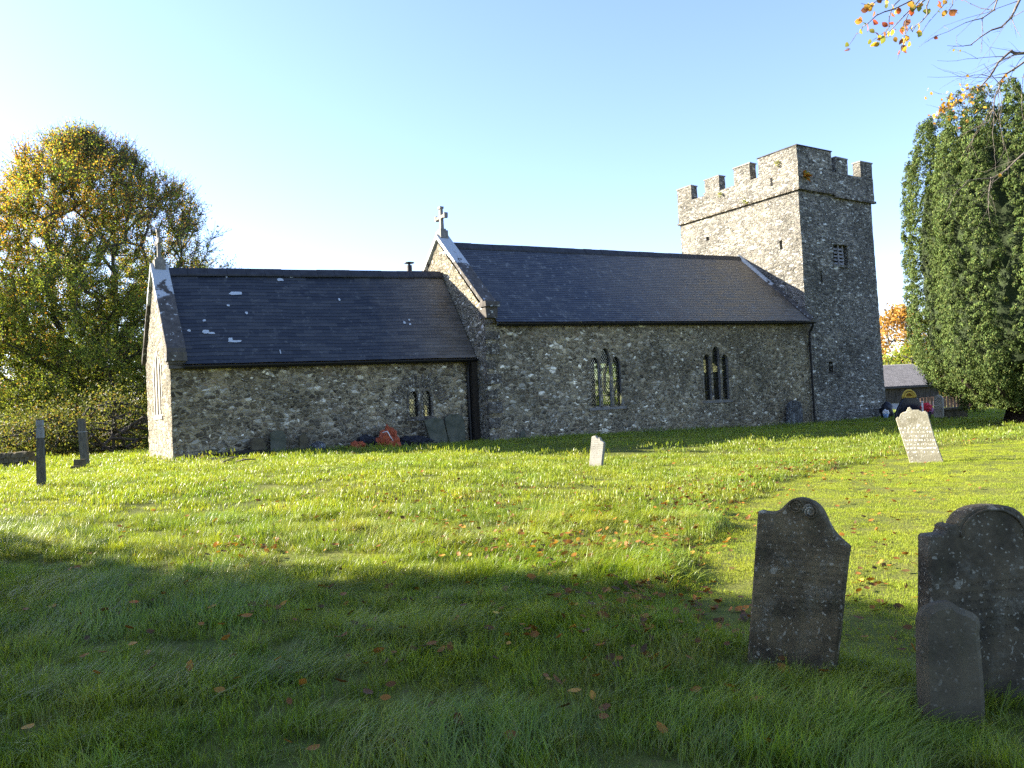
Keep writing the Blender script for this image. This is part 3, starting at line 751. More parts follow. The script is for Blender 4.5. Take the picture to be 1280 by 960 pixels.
v.box(PX0 - .07, PX0 + .12, PY0 - .07, PY1 + .05, ZS - .09, ZS + .01, jit=.01); v.box(PX0 + .125, 36.2, PY0 - .07, PY0 + .1, ZS - .10, ZS + .01, jit=.01)
v.box(36.2, PX1 + .07, PY0 - .07, PY0 + .1, ZS - .24, ZS - .13, jit=.01); v.box(PX1 - .1, PX1 + .06, PY0 + .11, PY1, ZS - .2, ZS - .1)
cpart(v, 'string_course', M['vouss'])
v = MB(); v.add([(PX0 + .4, PY0 + .4, 12.2), (PX1 - .4, PY0 + .4, 12.2), (PX1 - .4, PY1 - .4, 12.2), (PX0 + .4, PY1 - .4, 12.2)], [(0, 1, 2, 3)])
cpart(v, 'tower_roof', M['ridge'])
v = MB(); v.box(PX0 - .025, PX0 + .02, 26.60, 26.72, 12.18, 12.62)
cpart(v, 'slit_dark_fill', M['dark'])  # dark bar on the parapet face, painted as a shaded slit
# plinth of the tower
v = MB(); panel(v, [(XT + .1, -.3), (XTR + .42, -.3), (XTR + .34, .55), (XT + .1, .62)], [], lambda x, z: (x, YT - .14 + .06 * max(0, z) , z), .17, .03)
panel(v, [(YT - .14, -.3), (YTB, -.3), (YTB, .55), (YT - .10, .55)], [], lambda y, z: (XTR + .40 - .08 * max(0, z), y, z), .2, .02)
v.add([(XT + .1, YT - .11, .62), (XTR + .34, YT - .11, .55), (XTR + .2, YT + .1, .7), (XT + .1, YT + .1, .78)], [(0, 1, 2, 3)])
cpart(v, 'tower_plinth', M['tower'], smooth=True)

# ================================================================== GRAVESTONES
def stone(name, px, depth_at, yaw, thick, label, cat, mat, lean=0., group=None, base=None, edge=.012, origin_px=None):
    """slab with the outline seen in the photograph, cut in a plane of its own distance and turn; the back is a real thickness behind"""
    o = np.asarray(depth_at, float)                      # a point of the face (base)
    th = math.radians(yaw)
    u = RT * math.cos(th) + FW * math.sin(th)            # along the face
    nrm = np.cross(u, (0, 0, 1)); nrm /= np.linalg.norm(nrm)
    if nrm.dot(CAM - o) < 0: nrm = -nrm                  # face towards the camera side
    up = np.array([0, 0, 1.]) - nrm * math.tan(math.radians(lean)); up /= np.linalg.norm(up)
    n = np.cross(u, up); n /= np.linalg.norm(n)
    if n.dot(CAM - o) < 0: n = -n
    L = []
    for p in px:
        d = ray(*p); s = n.dot(o - CAM) / n.dot(d); L.append(CAM + d * s)
    L = np.array(L)
    # work in the slab's own frame: x along face, y = -n (into the slab), z up
    loc = np.stack([(L - o) @ u, np.zeros(len(L)), (L - o) @ up], 1)
    c = loc.mean(0); v = []; N = len(loc)
    ins = loc.copy()
    for i in range(N):
        a = loc[i - 1]; b = loc[(i + 1) % N]; t_ = b - a; t_ /= (np.linalg.norm(t_) + 1e-9); nn = np.array([-t_[2], 0, t_[0]])
        if nn.dot(c - loc[i]) < 0: nn = -nn
        ins[i] = loc[i] + nn * edge
    r0 = ins.copy(); r1 = loc.copy(); r1[:, 1] = edge; r2 = loc.copy(); r2[:, 1] = thick - edge; r3 = ins.copy(); r3[:, 1] = thick
    v = np.concatenate([r0, r1, r2, r3]); f = []
    for k in range(3):
        for i in range(N):
            j = (i + 1) % N; f.append((k * N + i, k * N + j, (k + 1) * N + j, (k + 1) * N + i))
    f.append(tuple(range(N - 1, -1, -1))); f.append(tuple(3 * N + i for i in range(N)))
    me = bpy.data.meshes.new(name); me.from_pydata([tuple(p) for p in v], [], f); me.materials.append(mat)
    bm = bmesh.new(); bm.from_mesh(me); bmesh.ops.recalc_face_normals(bm, faces=bm.faces); bm.to_mesh(me); bm.free()
    ob = bpy.data.objects.new(name, me); COL.objects.link(ob)
    mat4 = Matrix.Identity(4)
    for i in range(3):
        mat4[i][0] = u[i]; mat4[i][1] = -n[i]; mat4[i][2] = up[i]; mat4[i][3] = o[i]
    ob.matrix_world = mat4
    if label: tag(ob, label, cat, group)
    return ob, (u, n, up, o)
def sc(pts, k, ox, oy): return [(ox + x / k, oy + y / k) for x, y in pts]
HG = 'headstones standing on the churchyard grass'
# dark leaning headstone with a wavy shouldered top
P_ = sc([(68, 118), (82, 112), (100, 116), (130, 120), (152, 118), (172, 110), (190, 98), (208, 80), (225, 64), (242, 55), (260, 49), (278, 47), (300, 50), (322, 58), (345, 68), (368, 84),
         (385, 104), (398, 126), (408, 150), (422, 180), (438, 208), (458, 234), (480, 256), (500, 274), (520, 290), (526, 300), (518, 345), (500, 500), (482, 680), (455, 925), (440, 960), (15, 960), (10, 900), (20, 780), (40, 500), (58, 240)], 4, 930, 610)
g = onG(990, 838)
hs, fr = stone('headstone', P_, g, -33, .085, 'dark lichen-flecked headstone with a wavy peaked top, alone beside the mown path', 'headstone', M['hs_front'], 4, HG)
def motif(parent, fr, cx, cz, r, turns, sgn, w=.007):
    mb_ = MB(); pts = []
    for k in range(46):
        t = k / 45; a = t * turns * 2 * math.pi; rr = r * (1 - .75 * t)
        pts.append((cx + sgn * rr * math.cos(a), -.002, cz + rr * math.sin(a)))
    mb_.tube(pts, w, 6); o = mb_.build('carved_scroll', M['hs_front'], parent, True); return o
def local_of(fr, px, py):
    u, n, up, o = fr; d = ray(px, py); s = n.dot(o - CAM) / n.dot(d); p = CAM + d * s - o; return p @ u, p @ up
for (x, y, sg) in ((995, 633, 1), (1013, 640, -1)):
    a, b = local_of(fr, x, y); motif(hs, fr, a, b, .045, 2.2, sg)
# large round-topped headstone at the frame edge
half = [(70, 165), (78, 158), (95, 156), (128, 152), (136, 138), (136, 124), (146, 114), (160, 112), (174, 116), (182, 124), (184, 108), (196, 88), (212, 70), (232, 56), (258, 45), (290, 39), (325, 37)]
right = [(650 - x, y + (325 - x) * -.03 - 2) for x, y in half[::-1][1:]]
P_ = sc(half + right + [(592, 960), (62, 960), (68, 600), (70, 300)], 3.2, 1140, 620)
g = onG(1232, 882)
hs2, fr2 = stone('headstone', P_, g, 6, .11, 'broad dark headstone with a round head between carved shoulders, behind a small stone', 'headstone', M['hs_right'], 2, HG)
mb_ = MB(); pts = []
for k in range(30):
    a = math.pi * (1 - k / 29); x = 325 + 128 * math.cos(a); y = 165 - 112 * math.sin(a)
    aa, bb = local_of(fr2, 1140 + x / 3.2, 620 + y / 3.2); pts.append((aa, -.002, bb))
mb_.tube(pts, .008, 6); mb_.build('moulding', M['hs_right'], hs2, True)
# small weathered stone in front of it
P_ = sc([(40, 505), (44, 480), (56, 460), (75, 446), (100, 436), (130, 428), (160, 425), (178, 434), (195, 448), (225, 458), (252, 470), (272, 486), (283, 508), (284, 535), (280, 550), (288, 640), (300, 780), (306, 930), (300, 960), (60, 960), (50, 860), (42, 700)], 3.2, 1140, 620)
g = onG(1192, 915)
ft, fr3 = stone('headstone', P_, g, -8, .12, 'short grey rounded stone leaning close in front of the broad headstone', 'headstone', M['hs_foot'], 6, HG, edge=.03)
# pale leaning headstone
P_ = [(1119.5, 523.5), (1121.7, 521), (1124, 521.6), (1125.5, 517.5), (1128, 515.6), (1132.6, 514.3), (1134.8, 509.3), (1137.6, 508.9), (1141, 512.2), (1148.4, 512.2), (1153, 514.6), (1156.8, 513.6),
      (1159.5, 515.6), (1163, 528), (1168.5, 547), (1175, 565), (1180, 579), (1181, 583), (1138, 583), (1135.5, 573), (1128, 550)]
g = onG(1158, 578)
stone('headstone', P_, g, -30, .11, 'pale headstone with a scalloped top leaning hard to one side in the sun', 'headstone', M['hs_pale'], 3, HG)
# white stump of a headstone
P_ = sc([(695, 725), (703, 720), (716, 718), (722, 727), (730, 735), (735, 725), (741, 731), (746, 745), (756, 751), (763, 757), (758, 800), (750, 880), (745, 930), (679, 930), (680, 890), (686, 820)], 4.364, 580, 380)
g = onG(744, 584)
stone('headstone', P_, g, -38, .09, 'small white broken headstone alone in the sunlit lawn', 'headstone', M['hs_white'], 4, HG)
# stones by the tower and under the yew
g = onG(1172, 522); g = CAM + (g - CAM)
o, _ = stone('headstone', [(1167.5, 497), (1169, 494.5), (1172, 493.5), (1176, 495), (1178, 499), (1178.5, 522), (1167, 522)], atD(1172, 515, 36.5), -38, .35, 'narrow upright headstone with a pale lit edge at the yew skirt', 'headstone', M['hs_pale'], 0, HG)
o, _ = stone('headstone', [(1120, 528), (1121, 516), (1127, 503), (1131, 497), (1146, 497), (1151, 503), (1152, 512), (1151, 528)], atD(1136, 520, 38), 5, .18, 'dark polished headstone behind the pale leaning one, topped by yellow flowers', 'headstone', M['granite'], 0, HG)
g0 = atD(1136.5, 497, 38.05)
mb_ = MB(); mb2 = MB()
for r, rr in ((.30, .05), (.20, .045)):
    mb_.tube([g0 + RT * r * math.cos(a) + np.array([0, 0, r * 1.15 * math.sin(a)]) for a in np.linspace(0, math.pi, 16)], rr, 7)
mb2.add([g0 + FW * .02 + RT * .24 * math.cos(a) + np.array([0, 0, .27 * math.sin(a)]) for a in np.linspace(0, math.pi, 12)] + [g0 + FW * .10 + RT * .24 * math.cos(a) + np.array([0, 0, .27 * math.sin(a)]) for a in np.linspace(0, math.pi, 12)],
        [tuple(range(12)), tuple(range(23, 11, -1))] + [(i, 12 + i, 12 + (i + 1) % 12, (i + 1) % 12) for i in range(12)])
for s in range(-5, 6): mb_.tube([g0 + RT * s * .062 + np.array([0, 0, -.02]), g0 + RT * s * .062 + np.array([0, 0, .05])], .035, 6)
t = thing('flower_wreath', g0, 'yellow arched flower wreath on top of the dark polished headstone', 'wreath')
o = mb_.build('flower_arch', M['gold'], None, True); reparent(o, t)
o = mb2.build('wreath_back', plain('wreath_amber', (.32, .17, .03), .8, .5, 20, .4), None); reparent(o, t)
def blob(name, c, rx, ry, rz, mat, seed, rough=.25, parent=None, smooth=False, sub_=3, flat=None):
    bm = bmesh.new(); bmesh.ops.create_icosphere(bm, subdivisions=sub_, radius=1.)
    for v_ in bm.verts:
        k = 1 + rough * mnoise.noise(v_.co * 2.2 + Vector((seed, 0, 0))) + rough * .6 * mnoise.noise(v_.co * 5 + Vector((0, seed, 0)))
        v_.co = Vector((v_.co.x * rx * k, v_.co.y * ry * k, v_.co.z * rz * k))
        if flat is not None and v_.co.z < flat: v_.co.z = flat
    me = bpy.data.meshes.new(name); bm.to_mesh(me); bm.free(); me.materials.append(mat)
    if smooth: me.polygons.foreach_set('use_smooth', np.ones(len(me.polygons), bool))
    o = bpy.data.objects.new(name, me); o.location = c; COL.objects.link(o)
    if parent: reparent(o, parent)
    return o
g = atD(1158, 511, 37.5); gg = np.array([g[0], g[1], gz(g[0], g[1])])
t = thing('flower_bouquet', gg, 'large bunch of red and pink flowers on the ground beside the dark polished headstone', 'flowers')
blob('red_flowers', g + np.array([0, 0, .02]), .30, .22, .24, M['redflower'], 3.1, .5, t)
blob('pink_flowers', g + RT * .17 - FW * .08 + np.array([0, 0, -.12]), .18, .16, .13, M['pink'], 5.1, .5, t)
mb_ = MB(); mb_.tube([g + np.array([0, 0, -.14]), gg], [.24, .12], 10); o = mb_.build('flower_pot', M['blacktarp'], None, True); reparent(o, t)
g = atD(1153, 506, 37.0); gg = np.array([g[0], g[1], gz(g[0], g[1])])
mb_ = MB(); mb_.tube([gg, g + np.array([0, 0, .12])], .035, 8); mb_.tube([g + np.array([0, 0, .12]), g + np.array([0, 0, .17])], [.05, .03], 8)
o = mb_.build('marker_post', M['whitep'], None, True, origin=gg); tag(o, 'thin white marker post among the red flowers', 'post')
g = atD(1190, 516, 37.5); z0 = gz(g[0], g[1])
mb_ = MB(); mb_.box(-.55, .55, -.35, .35, 0, .42, jit=.02); mb_.box(-.62, .62, -.42, .42, .42, .52, jit=.015)
o = mb_.build('chest_tomb', M['hs_right']); o.location = (g[0], g[1], z0); o.rotation_euler = (0, 0, math.atan2(RT[1], RT[0])); tag(o, 'low dark chest tomb in the shade under the yew', 'tomb')
g = atD(1108, 508, 41.5); z0 = gz(g[0], g[1])
o = blob('boulder', (g[0], g[1], z0 + .28), .34, .3, .50, M['blacktarp'], 8.8, .3, None, True, 3, -.3); tag(o, 'dark rounded boulder beside the base of the tower', 'boulder')
g = atD(1107, 518, 40.2); z0 = gz(g[0], g[1])
t = thing('flower_vase', (g[0], g[1], z0), 'pale blue wrapped flower vase at the foot of the tower', 'vase')
mb_ = MB(); mb_.tube([(g[0], g[1], z0 - .02), (g[0], g[1], z0 + .26)], [.09, .14], 10); o = mb_.build('vase', M['bluep'], None, True); reparent(o, t)
blob('white_flowers', (g[0] + .05, g[1], z0 + .33), .15, .13, .12, M['whitep'], 2.2, .6, t)

# slabs and stones set along the walls
SG = 'old slabs and stones propped against the church wall'
def slab(px, Y, th, label, mat, yaw=None, lean=-7, cat='slab', name='stone_slab'):
    # leaning back on the wall, so its face turns slightly up
    p = atY(*np.mean(px, 0), Y); ya = math.degrees(math.atan2(np.array([1, 0, 0]) @ FW, np.array([1, 0, 0]) @ RT))
    return stone(name, px, p, ya, th, label, cat, mat, lean, SG, edge=.01)[0]
slab([(530.5, 525), (544, 521.5), (554, 524), (560, 549), (558, 558), (544, 560), (540, 556)], 25.45, .08, 'greenish broken slab tilted to the right below the small paired window', M['hs_slab'], lean=8)
slab([(556, 523), (562, 518), (572, 517), (579, 521), (582, 535), (582, 560), (563, 560), (559, 540)], 25.6, .09, 'brownish upright slab beside the black chancel downpipe', M['hs_slab'], lean=6)
slab([(314, 552), (317, 548), (323, 546.5), (330, 549), (332.5, 556), (331, 574), (316, 574)], 25.55, .14, 'squat pale rounded stone against the chancel wall', M['hs_foot'], lean=5)
slab([(338, 541), (345, 538), (354, 538.5), (358, 545), (357, 574), (338, 574)], 25.65, .08, 'tall smooth grey slab against the chancel wall', M['hs_slab'], lean=4)
slab([(375, 545), (380, 541), (384, 544), (385, 575), (374, 575)], 25.62, .09, 'narrow upright stone between the tall slab and the pale rubble', M['hs_foot'], lean=4)
slab([(649.5, 546), (652, 539), (655, 537), (657, 541), (657.5, 558), (650, 558)], 24.72, .06, 'little brown slate leaning at the nave wall foot', M['hs_slab'], lean=10)
slab([(985, 530), (985.5, 510), (989, 502), (995, 500), (1001, 503), (1003.5, 512), (1004, 534), (985, 534)], 24.7, .12, 'round-topped stone blotched white with lichen at the far end of the nave', M['hs_lich'], lean=3)
for k, (px, py, r, lab) in enumerate(((398, 557, .22, 'white-flecked rubble block in the chancel wall foot shade'), (262, 572, .2, 'grey stone lying among sticks by the chancel corner'))):
    g = atY(px, py, 25.5); z0 = gz(g[0], g[1])
    o = blob('rubble_block', (g[0], g[1], z0 + .1), r * 1.3, r, r, M['hs_lich'] if k == 0 else M['hs_foot'], k * 4.4, .35, None, False, 2); tag(o, lab, 'rubble block')
# tarpaulins
g = onG(483, 562); 
def heap(name, px0, px1, pytop, Y, mat, label, seed, cat='tarpaulin', dy=.45):
    a = atY(px0, 560, Y); b = atY(px1, 560, Y); tp = atY((px0 + px1) / 2, pytop, Y)
    cx = (a[0] + b[0]) / 2; z0 = gz(cx, Y); hgt = max(.12, tp[2] - z0)
    bm = bmesh.new(); bmesh.ops.create_icosphere(bm, subdivisions=5, radius=1.)
    for v_ in bm.verts:
        p = v_.co; k = 1 + .32 * mnoise.noise(p * 1.8 + Vector((seed, 0, 0))); rid = abs(mnoise.noise(p * 4.2 + Vector((0, seed, 0))))
        k += .35 * (.3 - rid); k += .12 * mnoise.noise(p * 9. + Vector((seed, seed, 0)))
        v_.co = Vector((p.x * (b[0] - a[0]) / 2 * k, p.y * dy * k, max(-.1, p.z * hgt * k)))
    me = bpy.data.meshes.new(name); bm.to_mesh(me); bm.free(); me.materials.append(mat)
    o = bpy.data.objects.new(name, me); o.location = (cx, Y, z0 - .02); COL.objects.link(o)
    return tag(o, label, cat)
t = thing('red_tarpaulin', (11.3, 25.2, gz(11.3, 25.2)), 'crumpled red tarpaulin heap tied with white cord at the chancel wall', 'tarpaulin')
for nm, a in (('folded_sheet', (469, 498, 541, 25.2, M['red'], None, 1.3)), ('gathered_top', (480, 494, 533.5, 25.35, M['red'], None, 6.1))):
    o = heap(nm, *a); del o['category']; reparent(o, t)
p0, p1 = atY(484, 539, 24.75), atY(491, 551, 24.75)
mb_ = MB(); mb_.tube([atY(478, 541, 24.9), p0, p1], .018, 6); o = mb_.build('cord', M['whitep'], None, True); reparent(o, t)
heap('red_cloth', 439, 456, 551, 25.15, M['red'], 'small scrap of red cloth left of the tarpaulin heap', 9.2)
heap('black_tarpaulin', 446, 476, 545, 25.45, M['blacktarp'], 'black plastic sheet behind and left of the red tarpaulin', 4.4)
heap('black_tarpaulin', 494, 540, 545, 25.4, M['blacktarp'], 'long black plastic sheet right of the red tarpaulin', 7.7)
heap('soil_heap', 236, 345, 564, 25.35, M['soil'], 'low dark heap of soil along the chancel wall foot', 2.8, 'soil heap', .35)
for k in range(9):
    a = onG(250 + k * 6 + random.uniform(-3, 3), 578 + random.uniform(-3, 3)); an = random.uniform(-.5, .5)
    d = np.array([math.cos(an), math.sin(an), .05]) * random.uniform(.25, .6)
    mb_ = MB(); mb_.tube([a + (0, 0, .06), a + d * .5 + (0, 0, .09), a + d + (0, 0, .07)], [.025, .022, .012], 6)
    o = mb_.build('stick', M['stick'], None, True, origin=a); tag(o, 'dead stick in the scattered pile by the chancel corner', 'stick', 'sticks scattered by the chancel corner')

# ================================================================== POSTS AND WALL ON THE LEFT
PG = 'old gateposts near the autumn tree'
g = onG(52.5, 609); zz = 84 / 1000. * (g - CAM).dot(R[:, 2])
t = thing('gatepost', g, 'notched square gatepost with a bleached top, nearer to the camera', 'gatepost', PG)
w = 4.3 / 1000 * (g - CAM).dot(R[:, 2]); ax, ay = RT, FW
def pbox(mb_, c, hw, z0, z1, tw=1., sh=np.zeros(3)):
    l0 = [c + RT * a * hw + FW * b * hw * .45 + np.array([0, 0, z0]) for a, b in ((-1, -1), (1, -1), (1, 1), (-1, 1))]
    l1 = [c + sh + RT * a * hw * tw + FW * b * hw * tw * .45 + np.array([0, 0, z1]) for a, b in ((-1, -1), (1, -1), (1, 1), (-1, 1))]
    mb_.prism(l0, l1)
mb_ = MB(); pbox(mb_, g, w * 1.06, -.1, zz * .70, .97); pbox(mb_, g, w * .80, zz * .70, zz * .735); o = mb_.build('post_shaft', M['postwood']); reparent(o, t)
mb_ = MB(); pbox(mb_, g, w, zz * .735, zz * .875); pbox(mb_, g, w * .78, zz * .875, zz * .915); pbox(mb_, g, w, zz * .915, zz, .9); o = mb_.build('post_head', M['posttop']); reparent(o, t)
mb_ = MB(); pbox(mb_, g - RT * w * 1.5 + FW * .05, .03, -.1, .62, .8); o = mb_.build('side_stay', M['postwood']); reparent(o, t)
g2 = onG(107, 584); D2 = (g2 - CAM).dot(R[:, 2]); zz = 61 / 1000. * D2
t = thing('gatepost', g2, 'slightly leaning gatepost with stones at its foot, nearer to the chancel', 'gatepost', PG)
mb_ = MB(); pbox(mb_, g2, D2 * .0048, -.1, zz * .72, 1., -RT * .05); pbox(mb_, g2 - RT * .055, D2 * .0045, zz * .735, zz, .9, -RT * .02); o = mb_.build('post_shaft', M['postwood']); reparent(o, t)
mb_ = MB(); pbox(mb_, g2 - RT * .05, D2 * .0052, zz * .72, zz * .735); o = mb_.build('post_band', M['posttop']); reparent(o, t)
for k, (px, py, a, lab) in enumerate(((100, 586, .15, 'small square stone step at the foot of the leaning gatepost'), (94, 588, .11, 'little stone in the grass before the leaning gatepost'))):
    gg = onG(px, py); mb_ = MB(); pbox(mb_, gg, a, -.05, .26 - k * .14, .9); o = mb_.build('stone_block', M['hs_foot'], origin=gg); tag(o, lab, 'stone')
g = onG(-60, 588); h_ = onG(42, 582); mb_ = MB()
for k in range(16):
    for lv in range(3):
        c = g + (h_ - g) * (k + .5 * (lv % 2)) / 16; L = np.linalg.norm(h_ - g) / 32
        d = (h_ - g) / np.linalg.norm(h_ - g); nn = np.array([-d[1], d[0], 0]); z0 = gz(c[0], c[1]) + lv * .16 - .03
        hh = .155; l = L * random.uniform(.85, 1.02)
        l0 = [c * [1, 1, 0] + d * a * l + nn * b * .22 + np.array([0, 0, z0]) + rng.uniform(-.02, .02, 3) for a, b in ((-1, -1), (1, -1), (1, 1), (-1, 1))]
        l1 = [c * [1, 1, 0] + d * a * l * .96 + nn * b * .20 + np.array([0, 0, z0 + hh]) + rng.uniform(-.02, .02, 3) for a, b in ((-1, -1), (1, -1), (1, 1), (-1, 1))]
        mb_.prism(l0, l1)
tag(mb_.build('dry_stone_wall', M['hs_foot']), 'low dark dry-stone wall under the autumn tree', 'wall')

# ================================================================== BARN
BF = 64.; a = lf((1060 - 640) / F * BF, BF); b = lf((1172 - 640) / F * (BF + 2), BF + 2)
ux = (b - a); Lb = np.linalg.norm(ux[:2]); ux /= Lb; uy = np.array([-ux[1], ux[0], 0])
def zat(px, py, D): return atD(px, py, D)[2]
zb, zw, ze, zr = zat(1130, 522, BF), zat(1130, 503.5, BF), zat(1130, 482.5, BF), zat(1130, 455.5, BF + 3)
t = thing('barn', tuple(a * [1, 1, 0] + np.array([0, 0, zb])), 'dark boarded barn with a grey corrugated roof beyond the tower', 'barn')
def bp(l, d, z): return a * [1, 1, 0] + ux * l + uy * d + np.array([0, 0, z])
def boxl(l0, l1, d0, d1, z0, z1):
    m_ = MB(); m_.prism([bp(l0, d0, z0), bp(l1, d0, z0), bp(l1, d1, z0), bp(l0, d1, z0)], [bp(l0, d0, z1), bp(l1, d0, z1), bp(l1, d1, z1), bp(l0, d1, z1)]); return m_
o = boxl(0, Lb, 0, 6, zb - 1, zw - .0).build('block_wall', plain('grey_blockwork', (.34, .35, .36), .9, .2, 2, .2)); reparent(o, t)
m_ = MB(); nb = 72
for k in range(nb):
    l0 = Lb * k / nb; l1 = Lb * (k + .7) / nb; dd = -.06 - random.uniform(0, .02)
    m_.prism([bp(l0, dd, zw), bp(l1, dd, zw), bp(l1, -.02, zw), bp(l0, -.02, zw)], [bp(l0, dd, ze), bp(l1, dd, ze), bp(l1, -.02, ze), bp(l0, -.02, ze)])
o = m_.build('boarding', plain('dark_boarding', (.085, .075, .06), .9, .7, 5, .4, stretch=(3, 3, .2))); reparent(o, t)
o = boxl(0, Lb, 0, 6, zw, ze).build('inner_wall', M['dark']); reparent(o, t)
m_ = MB(); nr = 60; W_ = Lb + .5
for k in range(nr):
    l0 = -.2 + W_ * k / nr; l1 = -.2 + W_ * (k + .5) / nr; l2 = -.2 + W_ * (k + 1) / nr
    for (la, lb, za_, zb_) in ((l0, l1, 0, .09), (l1, l2, .09, 0)):
        m_.add([bp(la, -.4, ze - .05 + za_), bp(lb, -.4, ze - .05 + zb_), bp(lb, 3, zr + zb_), bp(la, 3, zr + za_)], [(0, 1, 2, 3)])
        m_.add([bp(la, 3, zr + za_), bp(lb, 3, zr + zb_), bp(lb, 6.4, ze - .05 + zb_), bp(la, 6.4, ze - .05 + za_)], [(0, 1, 2, 3)])
o = m_.build('corrugated_roof', plain('corrugated_sheet', (.10, .10, .11), .6, .35, 3, .2)); reparent(o, t)
m_ = MB(); m_.prism([bp(-.2, -.44, ze - .16), bp(-.2, -.38, ze - .16), bp(-.2, -.38, ze - .02), bp(-.2, -.44, ze - .02)], [bp(W_ - .2, -.44, ze - .16), bp(W_ - .2, -.38, ze - .16), bp(W_ - .2, -.38, ze - .02), bp(W_ - .2, -.44, ze - .02)])
o = m_.build('fascia', M['black']); reparent(o, t)
# plank fence right of the barn
m_ = MB(); fa_, fb_ = lf((1150 - 640) / F * 56, 56), lf((1290 - 640) / F * 56, 56)
for k in range(34):
    c = fa_ + (fb_ - fa_) * k / 34; z0 = zat(1160, 519, 56)
    m_.prism([c + RT * s * .085 + FW * d * .02 + (0, 0, z0) for s, d in ((-1, -1), (1, -1), (1, 1), (-1, 1))], [c + RT * s * .085 + FW * d * .02 + (0, 0, z0 + 1.25 + random.uniform(-.05, .05)) for s, d in ((-1, -1), (1, -1), (1, 1), (-1, 1))])
tag(m_.build('plank_fence', plain('fence_plank', (.15, .095, .07), .9, .5, 5, .3)), 'brown plank fence behind the yew, beside the barn', 'fence')

# ================================================================== TREES
def skeleton(base, trunk_h, targets, step=.55, lean=(0, 0), wander=.18, seedv=0):
    r = np.random.default_rng(seedv)
    nodes = [np.array(base, float)]; par = [-1]; nseg = max(2, int(trunk_h / step))
    for k in range(nseg):
        nodes.append(nodes[-1] + np.array([lean[0] * step, lean[1] * step, step]) + r.normal(0, .03, 3)); par.append(len(nodes) - 2)
    top = nodes[-1].copy()
    order = np.argsort(np.linalg.norm(targets - top, axis=1)); tips = []
    cap = len(targets) * 24 + 200; arr = np.zeros((cap, 3)); arr[:len(nodes)] = nodes; n = len(nodes)
    d0 = np.zeros(cap)
    for i in range(1, n): d0[i] = d0[par[i]] + step
    for ti in order:
        T = targets[ti]; dv = T - arr[:n]; dist = np.linalg.norm(dv, axis=1)
        cost = dist + .22 * d0[:n] + 2.2 * np.maximum(0, -dv[:, 2] - .25) + np.where(np.arange(n) < nseg * .45, 50, 0)
        j = int(np.argmin(cost)); L = dist[j]; k = max(1, int(L / step)); p0 = arr[j].copy(); last = j
        # leave the parent a little along its own direction, then bend to the target
        pd = arr[j] - arr[par[j]] if par[j] >= 0 else np.array([0, 0, 1.]); pd = pd / (np.linalg.norm(pd) + 1e-9)
        c1 = p0 + pd * L * .3 + np.array([0, 0, L * .05])
        for s in range(1, k + 1):
            t_ = s / k; p = (1 - t_) ** 2 * p0 + 2 * t_ * (1 - t_) * c1 + t_ * t_ * T
            if s < k: p = p + r.normal(0, wander * step * .35, 3)
            if n >= cap: break
            arr[n] = p; par.append(last); d0[n] = d0[last] + L / k; last = n; n += 1
        tips.append(last)
    return arr[:n], np.array(par), np.array(tips)
def limbs(nodes, par, tips, r_tip, expo, rmax=9.):
    n = len(nodes); cnt = np.zeros(n); cnt[tips] += 1
    for i in range(n - 1, 0, -1): cnt[par[i]] += cnt[i]
    rad = np.minimum(rmax, r_tip * np.maximum(cnt, 1) ** expo)
    return rad
def tubes(nodes, par, rad, sides=6):
    """every segment as a tapered prism, vectorised"""
    i = np.arange(1, len(nodes)); p = par[i]; a = nodes[p]; b = nodes[i]; d = b - a; L = np.linalg.norm(d, axis=1, keepdims=True) + 1e-9; d = d / L
    ref = np.where(np.abs(d[:, 2:3]) > .9, np.array([[1., 0, 0]]), np.array([[0, 0, 1.]])); u = np.cross(d, ref); u /= np.linalg.norm(u, axis=1, keepdims=True); w = np.cross(d, u)
    k = np.arange(sides) * 2 * np.pi / sides; cs, sn = np.cos(k), np.sin(k)
    ring = u[:, None, :] * cs[None, :, None] + w[:, None, :] * sn[None, :, None]
    ra = np.minimum(rad[p], rad[i] * 1.6)[:, None, None]; rb = rad[i][:, None, None]
    A = (a - d * 0.02)[:, None, :] + ring * ra; B = b[:, None, :] + ring * rb
    V = np.concatenate([A, B], 1).reshape(-1, 3); N = len(i); o = (np.arange(N) * 2 * sides)[:, None]; q_ = np.arange(sides)[None, :]
    Fq = np.stack([o + q_, o + (q_ + 1) % sides, o + sides + (q_ + 1) % sides, o + sides + q_], -1).reshape(-1, 4)
    return V, Fq
def leaves(cen, size, r, up=.3, ratio=.55):
    """folded oval leaf cards as quads facing every way"""
    n = len(cen); d = r.normal(0, 1, (n, 3)); d[:, 2] -= .25; d /= np.linalg.norm(d, axis=1, keepdims=True)
    nn = r.normal(0, 1, (n, 3)); nn[:, 2] += up; s = np.cross(d, nn); s /= np.linalg.norm(s, axis=1, keepdims=True) + 1e-9
    sz = size * r.uniform(.6, 1.25, (n, 1))
    v = np.stack([cen, cen + d * sz * .5 + s * sz * ratio * .5, cen + d * sz, cen + d * sz * .5 - s * sz * ratio * .5], 1).reshape(-1, 3)
    f = np.arange(n * 4).reshape(n, 4); return v, f
def put_tree(name, base, label, group, bark_m, trunkmesh, leafmesh, leaf_m, trunk_name='trunk', cat='tree'):
    t = thing(name, tuple(base), label, cat, group)
    v, f = trunkmesh; o = fast_mesh(trunk_name, v - base, f, bark_m, None, t, True)
    if leafmesh is not None:
        v, f, c = leafmesh; fast_mesh('crown', v - base, f, leaf_m, c, t)
    return t
def palette(r, n, cols, wts):
    k = r.choice(len(cols), n, p=np.array(wts) / np.sum(wts)); c = np.array(cols)[k] * r.uniform(.7, 1.3, (n, 1)); return np.clip(c, 0, 1)

